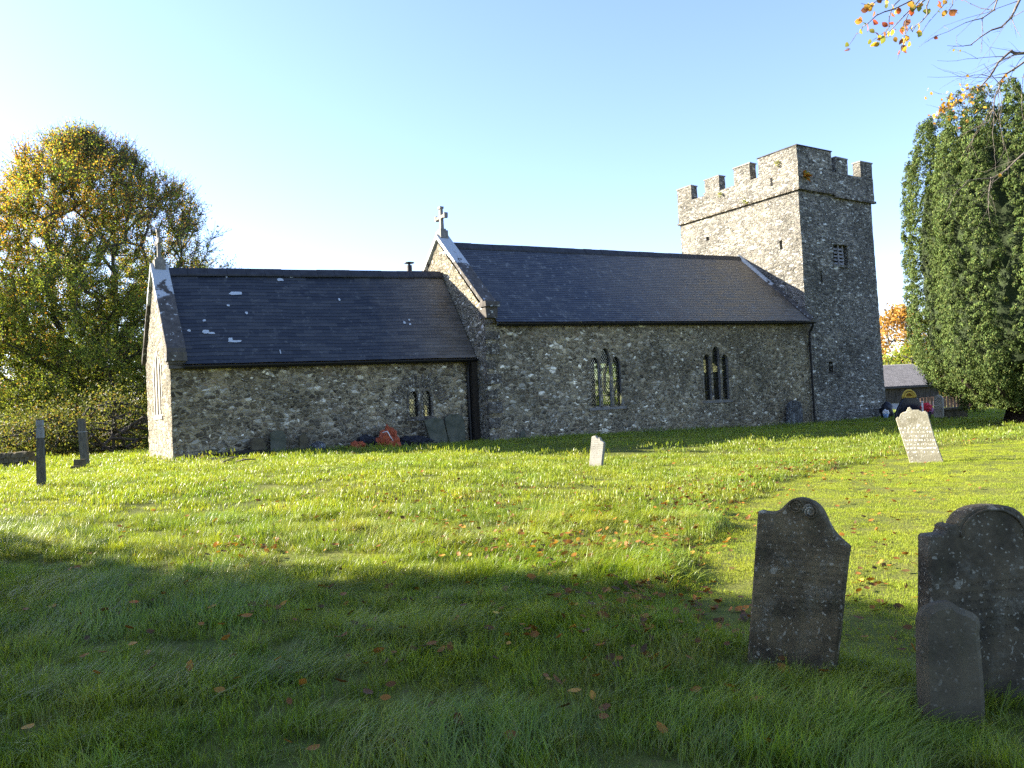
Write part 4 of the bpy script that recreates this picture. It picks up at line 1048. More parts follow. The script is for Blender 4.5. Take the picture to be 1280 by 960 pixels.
# --- big autumn tree left of the chancel
r = np.random.default_rng(21)
KT = 45 / 37.
TB = lf(-.520 * 45, 45); TB[2] = gz(TB[0], TB[1]) - .1
def envelope(n, r, prof, zlo, zhi, base, surf=.6, ecc=(1, 1)):
    out = []
    while len(out) < n:
        z = r.uniform(zlo, zhi); R_ = np.interp(z, [p[0] for p in prof], [p[1] for p in prof]); a = r.uniform(0, 2 * np.pi)
        rr = R_ * (r.uniform(0, 1) ** (.5 if r.uniform() > surf else .16)); R2 = 1 + .12 * math.sin(3 * a + z * .8) + .1 * math.sin(5 * a - z * 1.3)
        out.append(np.array(base) + RT * rr * R2 * math.cos(a) * ecc[0] + FW * rr * R2 * math.sin(a) * ecc[1] + np.array([0, 0, z]))
    return np.array(out)
tg = envelope(2100, r, [(z * KT * .95 + .3, w * KT * .98) for z, w in ((.5, 5.0), (2, 5.8), (4, 6.0), (7, 6.2), (9.5, 5.9), (11.5, 5.0), (13.2, 3.6), (14.6, 1.8), (15.3, .5))], .6 * KT, 15.3 * KT * .95 + .3, TB, .35)
tg = np.concatenate([tg, envelope(650, r, [(.4, 5.6), (3, 6.6), (6, 7.0), (10, 6.8)], .4, 10., TB, .0)])
tg += RT * (np.maximum(0, 9 - tg[:, 2:3]) * -.02)
nodes, par_, tips = skeleton(TB, 3.6, tg, .7, seedv=4)
rad = limbs(nodes, par_, tips, .014, .47, .42)
# twigs at every tip and along thin branches
thin = np.where(rad < .04)[0]; src = np.concatenate([np.repeat(tips, 8), r.choice(thin, 5200)])
ctr = TB + np.array([0, 0, 7.])
od = nodes[src] - ctr; od /= np.linalg.norm(od, axis=1, keepdims=True)
td = od * .7 + r.normal(0, .55, od.shape) + np.array([0, 0, .35]); td /= np.linalg.norm(td, axis=1, keepdims=True)
tl = r.uniform(.4, 1.25, (len(src), 1)); mid = nodes[src] + td * tl * .5 + r.normal(0, .04, td.shape); end = nodes[src] + td * tl + np.array([0, 0, .06])
n0 = len(nodes); allN = np.concatenate([nodes, mid, end]); allP = np.concatenate([par_, src, n0 + np.arange(len(src))])
allR = np.concatenate([rad, np.full(len(src), .009), np.full(len(src), .005)])
tm = tubes(allN, allP, allR, 5)
# leaves: thick low down and to the sunny side, nearly bare at the upper right
seg = r.integers(0, len(src), 460000); tt = r.uniform(0, 1.05, (len(seg), 1)); lp = nodes[src[seg]] * (1 - tt) + end[seg] * tt + r.normal(0, .09, (len(seg), 3))
rel = (lp - TB) / KT; lat = rel @ RT; zz_ = rel[:, 2]
bare = np.clip((lat + .5) / 6., 0, 1) * .75 * np.clip((zz_ - 5.5) / 4., 0, 1) + .45 * np.clip((zz_ - 12.3) / 2.2, 0, 1)
cl = np.array([mnoise.noise(Vector(p * .55)) for p in nodes[src]])[seg]
keep = (r.uniform(0, 1, len(seg)) > bare) & (cl + r.uniform(-.25, .25, len(seg)) > -.62); lp = lp[keep]; lat = lat[keep]; zz_ = zz_[keep]; cl = cl[keep]
lv, lfc = leaves(lp, .125, r)
org = np.clip(.5 * np.clip((-lat + .5) / 5, 0, 1) + .6 * np.clip((zz_ - 5) / 6, 0, 1) - .28 + r.normal(0, .2, len(lp)) + cl * .5, 0, 1)
pick = r.uniform(0, 1, len(lp)) < org
cA = palette(r, len(lp), [(.52, .27, .035), (.58, .36, .045), (.38, .18, .035), (.42, .36, .06)], [3, 3, 2, 2]); cB = palette(r, len(lp), [(.17, .235, .035), (.23, .28, .04), (.115, .165, .03), (.28, .28, .05)], [3, 3, 2, 2])
lc = np.where(pick[:, None], cA, cB)
put_tree('autumn_tree', TB, 'large autumn tree turning gold and green behind the gateposts', 'trees round the churchyard', M['bark'], tm, (lv, lfc, lc), M['leaf'])

# --- big Irish yew at the right
r = np.random.default_rng(5)
YB = lf(.638 * 31, 31); YB[2] = gz(YB[0], YB[1])
YP = [(.9, 1.7), (1.6, 2.8), (2.4, 3.25), (3.6, 3.5), (5.5, 3.55), (7.5, 3.5), (9.5, 3.4), (11., 3.25), (12.2, 3.1), (13.9, 3.0)]
cols = []
while len(cols) < 52:
    a = r.uniform(0, 2 * np.pi); q0 = math.sqrt(r.uniform(0, 1)); c = np.array([q0 * math.cos(a), q0 * math.sin(a)])
    if all(np.hypot(*(c - d)) > .205 for d in cols): cols.append(c)
cc = []; dirs = []; szs = []
for c in cols:
    q0 = np.hypot(*c); top = 12.6 - .45 * q0 ** 2 + r.uniform(-1.3, .4); lo = .9 + r.uniform(0, .6) if q0 > .72 else max(8.5 - 2 * q0, 2.)
    if q0 > .5: lo = .45 + r.uniform(0, .75)
    nz = int((top - lo) / (.024 if q0 > .5 else .045))
    for z in r.uniform(lo, top, nz):
        Rz = np.interp(z, [p[0] for p in YP], [p[1] for p in YP]) * .93
        cen = np.array([c[0] * Rz, c[1] * Rz]); pr = .56 * min(1, (top - z) / 2.4 + .10) + .04
        aa = r.uniform(0, 2 * np.pi) if q0 < .5 or top - z < 1.5 else math.atan2(c[1], c[0]) + r.normal(0, .8)
        k = r.uniform(.8, 1.04) * pr; o2 = cen + k * np.array([math.cos(aa), math.sin(aa)])
        cc.append(YB + RT * o2[0] + FW * o2[1] + np.array([0, 0, z - YB[2] * 0])); dirs.append(RT * math.cos(aa) + FW * math.sin(aa) + np.array([0, 0, .9])); szs.append(.12 + .06 * (z < 3.5) + r.uniform(-.03, .05))
cc = np.array(cc); dirs = np.array(dirs); dirs /= np.linalg.norm(dirs, axis=1, keepdims=True); szs = np.array(szs)
NPC = 36; idx = np.repeat(np.arange(len(cc)), NPC)
dd = dirs[idx] * .75 + r.normal(0, .62, (len(idx), 3)); dd /= np.linalg.norm(dd, axis=1, keepdims=True)
rr_ = szs[idx][:, None] * r.uniform(.6, 1.0, (len(idx), 1)); st_ = cc[idx] + dd * rr_ * np.array([1, 1, 1.25])
upv = np.array([0, 0, 1.]) + r.normal(0, .45, (len(idx), 3)); tg_ = upv - dd * np.sum(upv * dd, 1, keepdims=True); tg_ /= np.linalg.norm(tg_, axis=1, keepdims=True) + 1e-9
fn = dd + r.normal(0, .35, dd.shape); s_ = np.cross(fn, tg_); s_ /= np.linalg.norm(s_, axis=1, keepdims=True) + 1e-9
ln = r.uniform(.045, .095, (len(idx), 1)); wd = ln * .24; d2 = tg_ + dd * .25
yv = np.stack([st_, st_ + d2 * ln * .5 + s_ * wd, st_ + d2 * ln, st_ + d2 * ln * .5 - s_ * wd], 1).reshape(-1, 3); yf = np.arange(len(yv)).reshape(-1, 4)
clump_t = r.uniform(.65, 1.35, len(cc))[idx]
yc = palette(r, len(idx), [(.066, .100, .026), (.086, .116, .030), (.042, .070, .020), (.095, .105, .034)], [3, 3, 3, 1]) * clump_t[:, None]
# added solid core that closes the crown, its inner shade put into the colour
bm = bmesh.new(); bmesh.ops.create_icosphere(bm, subdivisions=5, radius=1.)
for v_ in bm.verts:
    p = v_.co.copy(); z = 6.0 + p.z * 4.8; Rz = np.interp(z, [a[0] for a in YP], [a[1] for a in YP]) * .88 * math.sqrt(max(0, 1 - abs(p.z) ** 8)) ; h_ = math.hypot(p.x, p.y) + 1e-6
    Rz *= 1 + .10 * mnoise.noise(p * 6)
    w_ = RT * (p.x / h_ * Rz * min(1, h_ * 3)) + FW * (p.y / h_ * Rz * min(1, h_ * 3)); v_.co = Vector((w_[0], w_[1], z))
me = bpy.data.meshes.new('dark_core'); bm.to_mesh(me); bm.free(); me.materials.append(plain('yew_inner', (.022, .034, .011), .95, .5, 9, .6))
t = thing('yew_tree', tuple(YB), 'huge dark green columnar yew standing right of the tower', 'tree', 'trees round the churchyard')
o = bpy.data.objects.new('dark_core', me); link(o, t)
fast_mesh('crown', yv - YB, yf, M['yewleaf'], yc, t)
mb_ = MB(); mb_.tube([(0, 0, -.2), (.05, .02, .6), (.0, .05, 1.6), (0, 0, 4)], [.85, .6, .5, .35], 14); o = mb_.build('trunk', M['yewbark'], t, True)
for k, (l, f_, z0, z1) in enumerate(((-2.9, -1.0, .7, 1.75), (-2.2, -2.0, .6, 1.5), (2.2, -1.5, .7, 1.8), (-2.6, 1.0, .8, 1.7), (.6, -2.8, .7, 1.6))):
    e = RT * l + FW * f_; mb_ = MB(); mb_.tube([(0, 0, z0 * .6), e * .35 + (0, 0, z0 + .05), e * .7 + (0, 0, z0 + .45), e + (0, 0, z1)], [.24, .17, .11, .05], 8); mb_.build('limb', M['yewbark'], t, True)

# --- background trees beyond the barn and behind the left tree
def bgtree(base, h, rx, seed, cols, wts, label, nleaf=9000, lsz=.34, bare=0., zlo=.12, name='autumn_tree'):
    r = np.random.default_rng(seed); base = np.array(base, float)
    prof = [(h * zlo, rx * .55), (h * .3, rx * .95), (h * .55, rx), (h * .78, rx * .78), (h * .93, rx * .4), (h, rx * .12)]
    tg = envelope(150, r, prof, h * zlo, h, base); nd, pa, tp = skeleton(base, h * .22, tg, .9, seedv=seed); rd = limbs(nd, pa, tp, .03, .5, h * .03)
    tw_ = tubes(nd, pa, rd, 5); th_ = np.where(rd < .08)[0]; ce = nd[r.choice(th_, nleaf)] + r.normal(0, .45, (nleaf, 3))
    keep_ = np.array([mnoise.noise(Vector(p * .35)) for p in ce]) + r.uniform(-.3, .3, nleaf) > -.25 + bare; ce = ce[keep_]
    lv_, lf_ = leaves(ce, lsz, r); return put_tree(name, base, label, 'trees round the churchyard', M['bark'], tw_, (lv_, lf_, palette(r, len(ce), cols, wts)), M['leaf'])
OR = [(.36, .19, .045), (.42, .25, .06), (.27, .15, .04), (.30, .24, .07)]; GR = [(.10, .14, .03), (.14, .17, .04), (.075, .10, .025)]; YG = [(.24, .28, .04), (.18, .22, .04)]
def at(px, Dd, dz=0.): p = lf((px - 640) / F * Dd, Dd); p[2] = gz(p[0], p[1]) + dz; return p
bgtree(at(1128, 98), 13.4, 5.0, 31, OR, [3, 3, 2, 1], 'rust-coloured tree behind the barn, next to the tower', 11000, .40)
bgtree(at(1098, 88), 6.6, 3.2, 32, GR + OR[:1], [3, 2, 2, 2], 'green bushy tree just above the barn roof by the tower', 6000, .34)
bgtree(at(1136, 80), 6.8, 2.6, 33, YG + GR[:1], [3, 2, 1], 'small yellow-green tree over the barn roof, touching the yew', 5000, .30)
bgtree(at(1210, 95), 9.5, 5.0, 34, GR + OR, [3, 3, 2, 1, 1, 1, 1], 'rounded green tree far behind the yew', 7000, .40)
bgtree(at(1290, 85), 8.5, 4.5, 35, OR + GR, [1, 1, 1, 1, 3, 2, 2], 'mixed green and brown tree far right behind the yew trunk', 7000, .40)
bgtree(at(-60, 56), 13., 5.6, 36, GR + OR, [3, 2, 2, 1, 1, 1, 1], 'green tree at the left edge behind the autumn tree', 13000, .30, zlo=.05)
bgtree(at(20, 64), 12., 5.4, 37, GR, [3, 2, 2], 'dense green tree low behind the gateposts', 13000, .30, zlo=.04)
bgtree(at(140, 66), 10., 5.2, 38, GR, [2, 2, 3], 'dark green tree low behind the chancel corner', 13000, .30, zlo=.04)
bgtree((40, 47, gz(40, 47)), 6.5, 3.0, 39, YG + GR, [3, 2, 2, 1, 1], 'bright green tree behind the nave, glimpsed through the pointed window', 5000, .3, zlo=.05)
BU = [(.055, .075, .02), (.09, .105, .025), (.13, .13, .03), (.15, .10, .03), (.17, .19, .035)]
# low bushes under the autumn tree
for k, (px, Dd, h, rx, cols_, lab) in enumerate(((60, 33, 1.7, 1.7, BU, 'leafy bush behind the nearer gatepost'), (140, 33.5, 2.2, 1.8, BU, 'dark bush between the leaning gatepost and the chancel'), (5, 34, 1.5, 1.9, BU, 'orange-flecked bush over the low stone wall'))):
    bgtree(at(px, Dd), h, rx, 50 + k, cols_, [3, 2, 2] + [1] * (len(cols_) - 3), lab, 9500, .10, zlo=.02, name='bush')

# --- trees out of the frame on the left that shade the foreground
def shade_tree(l, f_, h, rx, seed, label, n=16000):
    bgtree(lf(l, f_, -.1), h, rx, seed, GR, [2, 3, 3], label, n, .36, -.35, .03, 'evergreen_tree')
shade_tree(-17.5, 8.7, 9.1, 2.5, 61, 'bushy evergreen farthest forward of the row left of the lawn', 26000)
shade_tree(-16.5, 5.7, 13.0, 2.6, 62, 'tall evergreen second in the row left of the lawn', 40000)
shade_tree(-15.5, 2.2, 13.5, 3.0, 63, 'broad evergreen third in the row left of the lawn', 40000)
shade_tree(-15., -2.2, 12.5, 3.0, 64, 'evergreen last in the row left of the lawn', 20000)

# --- beech with boughs reaching in at the upper right
r = np.random.default_rng(77)
BB = lf(10.5, 9.5); BB[2] = gz(BB[0], BB[1]) - .1
nodes_l = [BB + np.array([0, 0, z]) + np.array([.05 * math.sin(z), 0, 0]) for z in np.arange(0, 9.1, .5)]; par_l = [-1] + list(range(len(nodes_l) - 1)); rad_l = list(np.linspace(.36, .22, len(nodes_l)))
leafc = []; leafcol = []
def bough(pts, r0, r1, start, steps=None):
    """pts: control points in the world; start: node index it leaves from"""
    P0 = [np.array(nodes_l[start])] + [np.array(p) for p in pts]; last = start; out = []
    seg = []
    for i in range(len(P0) - 1):
        L = np.linalg.norm(P0[i + 1] - P0[i]); k = max(2, int(L / .22))
        a = P0[max(i - 1, 0)]; b = P0[i]; c = P0[i + 1]; d = P0[min(i + 2, len(P0) - 1)]
        for s in range(1, k + 1):
            t_ = s / k; seg.append(.5 * ((2 * b) + (c - a) * t_ + (2 * a - 5 * b + 4 * c - d) * t_ ** 2 + (3 * b - a - 3 * c + d) * t_ ** 3))
    for i, p in enumerate(seg):
        nodes_l.append(p + r.normal(0, .012, 3)); par_l.append(last); rad_l.append(r0 + (r1 - r0) * (i / len(seg)) ** .8); last = len(nodes_l) - 1; out.append(last)
    return out
def twig(idx, n, lmin, lmax, bias, rr, kids=2, droop=-.05):
    res = []
    for _ in range(n):
        j = int(r.choice(idx)); d = np.array(bias) + r.normal(0, .45, 3); d /= np.linalg.norm(d); L = r.uniform(lmin, lmax); last = j; p = np.array(nodes_l[j]); k = max(3, int(L / .13)); mine = []
        for s in range(k):
            d = d + r.normal(0, .10, 3) + np.array([0, 0, droop]); d /= np.linalg.norm(d); p = p + d * L / k
            nodes_l.append(p); par_l.append(last); rad_l.append(rr * (1 - .75 * s / k)); last = len(nodes_l) - 1; mine.append(last)
        res += mine
        for _k in range(kids):
            j2 = int(r.choice(mine)); d2 = d + r.normal(0, .5, 3); d2 /= np.linalg.norm(d2); p = np.array(nodes_l[j2]); last = j2
            for s in range(4):
                d2 = d2 + r.normal(0, .12, 3) + np.array([0, 0, droop]); d2 /= np.linalg.norm(d2); p = p + d2 * L * .11
                nodes_l.append(p); par_l.append(last); rad_l.append(rr * .45 * (1 - .2 * s)); last = len(nodes_l) - 1; res.append(last)
    return res
W_ = atD
def bl(idx, n, size, cols_, wts, spread=.06):
    for _ in range(n):
        j = int(r.choice(idx)); leafc.append((np.array(nodes_l[j]) + r.normal(0, spread, 3), size)); leafcol.append(palette(r, 1, cols_, wts)[0])
RED = [(.42, .10, .05), (.52, .30, .05), (.38, .32, .06), (.30, .12, .06), (.20, .22, .05)]
# upper bough whose leafy end hangs over the tower
b1 = bough([W_(1420, -330, 9.2), W_(1290, -170, 8.6), W_(1215, -60, 8.2), W_(1170, -15, 8.0)], .09, .016, 15)
for tgt in ([(1140, 0), (1105, 12), (1085, 30), (1072, 42)], [(1145, 5), (1120, 30), (1100, 48)], [(1150, 6), (1134, 18), (1131, 45), (1126, 66)], [(1165, -4), (1160, 18), (1145, 32), (1136, 40)], [(1185, -20), (1190, -5), (1184, 15)], [(1130, -12), (1108, -2), (1088, 6), (1080, 8)], [(1150, -14), (1120, 5), (1112, 22), (1106, 40)]):
    tw1 = bough([W_(x, y, 8.0 + r.uniform(-.35, .35)) for x, y in tgt], .010, .0025, b1[-4]); bl(tw1[2:], 5, .062, RED, [2, 3, 2, 2, 2], .03)
    tw2 = twig(tw1, 2, .10, .22, (-.6 * RT + np.array([0, 0, -.5])), .003, 0); bl(tw2, 4, .06, RED, [3, 2, 2, 2, 1], .02)
for (x, y) in ((1068, 27), (1074, 41), (1083, 29), (1095, 25), (1093, 40), (1096, 52), (1112, 28), (1110, 33), (1124, 38), (1128, 47), (1138, 24), (1142, 5), (1136, 2), (1150, 3), (1163, 16), (1171, 7), (1174, 4), (1187, 12), (1152, 40), (1100, 53), (1105, 44), (1090, 3), (1084, 8), (1078, 26), (1117, 18), (1123, 9)):
    leafc.append((W_(x, y, 8.0), .075)); leafcol.append(palette(r, 1, RED, [3, 3, 2, 2, 2])[0])
for tgt in ([(1190, -10), (1160, 25), (1153, 39)],): bough([W_(x, y, 8.0) for x, y in tgt], .004, .002, b1[-3])
# lower boughs, nearly bare, sweeping down from the right
b2 = bough([W_(1500, 30, 11.5), W_(1360, 55, 11.3), W_(1282, 68, 11.2), W_(1262, 66, 11.2), W_(1248, 80, 11.2), W_(1236, 97, 11.2), W_(1222, 112, 11.2)], .06, .008, 12)
b3 = bough([W_(1500, 60, 11.0), W_(1330, 60, 11.0), W_(1283, 76, 11.), W_(1262, 90, 11.), W_(1250, 104, 11.), W_(1243, 122, 11.), W_(1238, 150, 11.)], .045, .005, 11)
b4 = bough([W_(1480, -60, 10.5), W_(1350, -70, 10.4), W_(1300, -30, 10.3), W_(1274, 0, 10.3), W_(1262, 22, 10.3), W_(1240, 38, 10.3), W_(1215, 56, 10.3)], .06, .005, 13)
b5 = bough([W_(1500, 190, 11.8), W_(1350, 180, 11.8), W_(1284, 190, 11.8), W_(1262, 208, 11.8), W_(1240, 222, 11.8), W_(1212, 224, 11.8)], .05, .004, 9)
b6 = bough([W_(1500, -40, 10.), W_(1340, -60, 10.), W_(1262, -20, 10.), W_(1240, 14, 10.), W_(1218, 27, 10.)], .045, .004, 13)
LD = -.75 * RT + np.array([0, 0, -.28])
for b_, n_ in ((b2[-22:], 30), (b3[-22:], 22), (b4[-20:], 34), (b5[-16:], 20), (b6[-16:], 20)):
    tws = twig(b_, n_ * 6 // 10, .35, 1.05, LD, .0040, 2, -.02); bl(tws, 4, .05, RED[:3], [1, 2, 2], .02)
hang = twig(b3[-9:], 10, .5, 1.1, np.array([0, 0, -1.]) - RT * .25, .0045, 2, -.08)
yl = bough([W_(1232, 105, 11.2), W_(1215, 118, 11.2), W_(1200, 126, 11.2), W_(1188, 134, 11.2)], .006, .003, b2[-1]); tws = twig(yl, 14, .15, .45, -RT * .8 + np.array([0, 0, -.2]), .004, 1)
bl(yl + tws, 80, .055, [(.62, .36, .05), (.58, .30, .04), (.50, .24, .05)], [3, 3, 1], .07)
nl = np.array(nodes_l); pl_ = np.array(par_l); rl = np.array(rad_l); bm_ = tubes(nl, pl_, rl, 6)
# the rest of its crown, above and behind the frame's edge
ex = envelope(160, r, [(7, 3.5), (9, 5), (12, 4.5), (15, 2)], 7.5, 15, BB + RT * 3.2, .5); en, ep, et = skeleton(BB + np.array([0, 0, 6.]), 2., ex, .7, seedv=9); er = limbs(en, ep, et, .018, .48, .22); em = tubes(en, ep, er, 5)
bv = np.concatenate([bm_[0], em[0]]); bf = np.concatenate([bm_[1], em[1] + len(bm_[0])])
lcn = np.array([c[0] for c in leafc]); lsz = np.array([c[1] for c in leafc]); n = len(lcn)
d = r.normal(0, .6, (n, 3)) + np.array([0, 0, -.6]); d /= np.linalg.norm(d, axis=1, keepdims=True); nn = r.normal(0, .7, (n, 3)) - FW * .8; s_ = np.cross(d, nn); s_ /= np.linalg.norm(s_, axis=1, keepdims=True); up_ = np.cross(s_, d)
sz = (lsz * r.uniform(.8, 1.25, n))[:, None]
prof = [(0, 0), (.25, .30), (.55, .36), (.8, .22), (1, 0)]
vv = []
for k, (t_, w_) in enumerate(prof):
    c = lcn + d * sz * t_ + up_ * sz * .12 * math.sin(t_ * 3.)
    vv += [c - s_ * sz * w_, c - up_ * sz * .05 * (w_ > 0), c + s_ * sz * w_] if 0 < k < 4 else [c]
vv = np.stack(vv, 1)                                   # 0 | 1 2 3 | 4 5 6 | 7 8 9 | 10
tri = [(0, 1, 2), (0, 2, 3), (1, 4, 5), (1, 5, 2), (2, 5, 6), (2, 6, 3), (4, 7, 8), (4, 8, 5), (5, 8, 9), (5, 9, 6), (7, 10, 8), (8, 10, 9)]
bfv = vv.reshape(-1, 3); bff = (np.arange(n)[:, None, None] * 11 + np.array(tri)[None]).reshape(-1, 3)
bt = put_tree('beech_tree', BB, 'grey beech whose thin half-bare boughs reach in at the upper right', 'trees round the churchyard', M['beechbark'], (bv, bf), (bfv, bff, np.repeat(np.array(leafcol), 12, 0)), M['leaf'])
# fern tufts rooted in the tower parapet
def tuft(name, c, nrm, n, L, cols_, wts, label):
    r_ = np.random.default_rng(int(abs(c[2] * 100))); vs = []; fs = []
    for k in range(n):
        d = np.array(nrm) * r_.uniform(.3, 1) + r_.normal(0, .55, 3) + np.array([0, 0, .45]); d /= np.linalg.norm(d); s = np.cross(d, (0.3, .2, 1)); s /= np.linalg.norm(s); l = L * r_.uniform(.5, 1.1); p = np.array(c) + r_.normal(0, .05, 3)
        e = p + d * l + np.array([0, 0, -.25 * l]); b = len(vs); vs += [p - s * .01, p + s * .01, p + d * l * .6 + s * l * .16, e, p + d * l * .6 - s * l * .16]; fs += [(b, b + 1, b + 2), (b, b + 2, b + 3), (b, b + 3, b + 4)]
    o = fast_mesh(name, np.array(vs) - np.array(c), np.array(fs), M['leaf'], palette(r_, len(fs), cols_, wts)); o.location = c; tag(o, label, 'fern', 'ferns growing on the tower')
tuft('fern', (33.85, PY0 - .04, 12.30), (0, -1, 0), 46, .42, [(.5, .16, .03), (.42, .26, .05), (.22, .22, .04)], [3, 2, 2], 'rust-tipped fern growing at the front corner of the tower parapet')
for k, (y, z, lab) in enumerate(((28.3, 11.75, 'green weed on the string course below the middle merlon'), (26.2, 13.2, 'small green weed high on the lit stair block'), (30.0, 12.6, 'little green weed below the second merlon'))):
    tuft('fern', (PX0 - .05, y, z), (-1, 0, 0), 16, .22, [(.2, .24, .05), (.3, .28, .06)], [2, 1], lab)

# ================================================================== GRASS
def footprint(x, y):
    b = ((x > XC - .05) & (x < 15.2) & (y > YC - .12) & (y < YCB)) | ((x > XN - .1) & (x < 33.6) & (y > YN - .1) & (y < YNB)) | ((x > XT) & (x < XTR + .45) & (y > YT - .15) & (y < YTB))
    return b
def blades(n, rad, hmin, hmax, w, seed, segs=3, bend=.6, lay=0.):
    r = np.random.default_rng(seed); a = r.uniform(0, 2 * np.pi, n); q0 = rad * np.sqrt(r.uniform(0, 1, n)); base = np.stack([q0 * np.cos(a), q0 * np.sin(a), np.zeros(n) - .01], 1)
    h = r.uniform(hmin, hmax, n)[:, None]; az = r.uniform(0, 2 * np.pi, n); out = np.stack([np.cos(az), np.sin(az), np.zeros(n)], 1); out = out * r.uniform(.1, 1., (n, 1)) * bend + np.array([lay, 0, 0])
    sd_ = np.cross(out + np.array([1e-3, 0, 0]), (0, 0, 1.)); sd_ /= np.linalg.norm(sd_, axis=1, keepdims=True); ro = r.uniform(-.9, .9, (n, 1)); o2 = out / (np.linalg.norm(out, axis=1, keepdims=True) + 1e-6); sd_ = sd_ * np.cos(ro) + o2 * np.sin(ro)
    rows = []
    for k in range(segs + 1):
        t = k / segs; z = h * (t - .35 * np.linalg.norm(out, axis=1, keepdims=True) * t * t); p = base + out * h * t * t + np.array([0, 0, 1.]) * z; ww = w * (1 - t ** 1.6) * .5 * r.uniform(.7, 1.2, (n, 1))
        rows += [p - sd_ * ww, p + sd_ * ww] if k < segs else [p]
    V = np.stack(rows, 1); m_ = V.shape[1]; f = []
    for k in range(segs - 1): f += [(2 * k, 2 * k + 1, 2 * k + 3), (2 * k, 2 * k + 3, 2 * k + 2)]
    f += [(2 * segs - 2, 2 * segs - 1, 2 * segs)]
    tv = np.repeat(np.array([k / segs for k in range(segs) for _ in (0, 1)] + [1.])[None], n, 0)
    rv = np.repeat(r.uniform(0, 1, (n, 1)), m_, 1)
    Fc = (np.arange(n)[:, None, None] * m_ + np.array(f)[None]).reshape(-1, 3)
    return V.reshape(-1, 3), Fc, tv.ravel(), rv.ravel()
q = NT('grass_blade'); P = q.pos()
tv = q.n('Attribute', attribute_name='tip').outputs['Fac']; rv = q.n('Attribute', attribute_name='rnd').outputs['Fac']
ir = q.n('ObjectInfo').outputs['Random']
big = q.noise(P, .55, 3., .6).outputs[0]; med = q.noise(P, 3.2, 3.).outputs[0]
c = q.mix(q.rng(big, .32, .68), (.155, .260, .015), (.275, .335, .020))
c = q.mix(q.math('MULTIPLY', q.rng(med, .5, .72), .55), c, (.095, .185, .020))
c = q.mix(q.math('MULTIPLY', q.rng(rv, .80, .96), .65), c, (.32, .27, .07))
c = q.mix(q.rng(tv, 0., .75, .72, 0.), c, (.055, .075, .016))  # roots darkened, the shade between blades painted into the colour
straw = q.math('MULTIPLY', q.rng(q.noise(P, 1.5, 4., .65).outputs[0], .50, .68), q.rng(rv, .25, .6, .25, 1.))
c = q.mix(q.math('MULTIPLY', straw, .55), c, (.25, .205, .062))
br = q.math('MULTIPLY_ADD', ir, .5, .75); c = q.mix(1., c, q.n('CombineColor', {0: br, 1: br, 2: br}).outputs[0], 'MULTIPLY')
d_ = q.n('BsdfPrincipled', {'Base Color': c, 'Roughness': .42, 'Specular IOR Level': .45}); t_ = q.n('BsdfTranslucent', {'Color': q.mix(1., c, (1.3, 1.2, .55), 'MULTIPLY')})

mx = q.n('MixShader', {0: .42, 1: d_.outputs[0], 2: t_.outputs[0]}); q.t.links.new(mx.outputs[0], q.out.inputs[0]); M['grass'] = q.m

q = NT('mown_blade'); P = q.pos()
tv = q.n('Attribute', attribute_name='tip').outputs['Fac']; rv = q.n('Attribute', attribute_name='rnd').outputs['Fac']
c = q.mix(q.rng(q.noise(P, .9, 3.).outputs[0], .35, .65), (.24, .33, .022), (.33, .385, .032))
c = q.mix(q.math('MULTIPLY', q.rng(rv, .75, .95), .6), c, (.36, .30, .09)); c = q.mix(q.rng(tv, 0., .6, .6, 0.), c, (.09, .10, .02))  # short blades also get darker roots as painted shade
d_ = q.n('BsdfPrincipled', {'Base Color': c, 'Roughness': .6, 'Specular IOR Level': .2}); t_ = q.n('BsdfTranslucent', {'Color': q.mix(1., c, (1.2, 1.15, .55), 'MULTIPLY')})
mx = q.n('MixShader', {0: .42, 1: d_.outputs[0], 2: t_.outputs[0]}); q.t.links.new(mx.outputs[0], q.out.inputs[0]); M['mownblade'] = q.m
gcol = bpy.data.collections.new('grass_tufts')
def tuftobj(name, *a, **k):
    V, Fc, tv_, rv_ = blades(*a, **k); me = bpy.data.meshes.new(name); me.vertices.add(len(V)); me.vertices.foreach_set('co', V.astype(np.float32).ravel())
    me.loops.add(Fc.size); me.loops.foreach_set('vertex_index', Fc.astype(np.int32).ravel()); me.polygons.add(len(Fc)); me.polygons.foreach_set('loop_start', np.arange(0, Fc.size, 3, dtype=np.int32))
    for nm, dat in (('tip', tv_), ('rnd', rv_)):
        at_ = me.attributes.new(nm, 'FLOAT', 'POINT'); at_.data.foreach_set('value', dat.astype(np.float32))
    me.materials.append(M['grass']); me.update(calc_edges=True); o = bpy.data.objects.new(name, me); gcol.objects.link(o); return o
kinds = {}
ki = 0
def mk(kind, cnt, *a, **k):
    global ki
    kinds[kind] = []
    for i in range(cnt):
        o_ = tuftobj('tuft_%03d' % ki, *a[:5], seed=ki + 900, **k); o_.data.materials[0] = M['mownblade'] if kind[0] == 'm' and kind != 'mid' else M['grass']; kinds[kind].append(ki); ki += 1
mk('near', 7, 84, .15, .045, .145, .0050, segs=4, bend=.95)
mk('lay', 4, 70, .16, .07, .17, .0052, segs=4, bend=.6, lay=.9)
mk('tuss', 5, 150, .10, .10, .25, .0052, segs=4, bend=1.15)
mk('mid', 5, 85, .30, .04, .10, .0095, segs=3, bend=.8)
mk('far', 5, 95, .60, .04, .10, .019, segs=2, bend=.7)
mk('mnear', 5, 150, .20, .012, .042, .0045, segs=2, bend=1.1)
mk('mfar', 4, 150, .50, .015, .05, .011, segs=2, bend=1.0)
r = np.random.default_rng(99)
PTS = []; ROT = []; SCL = []; IDX = []
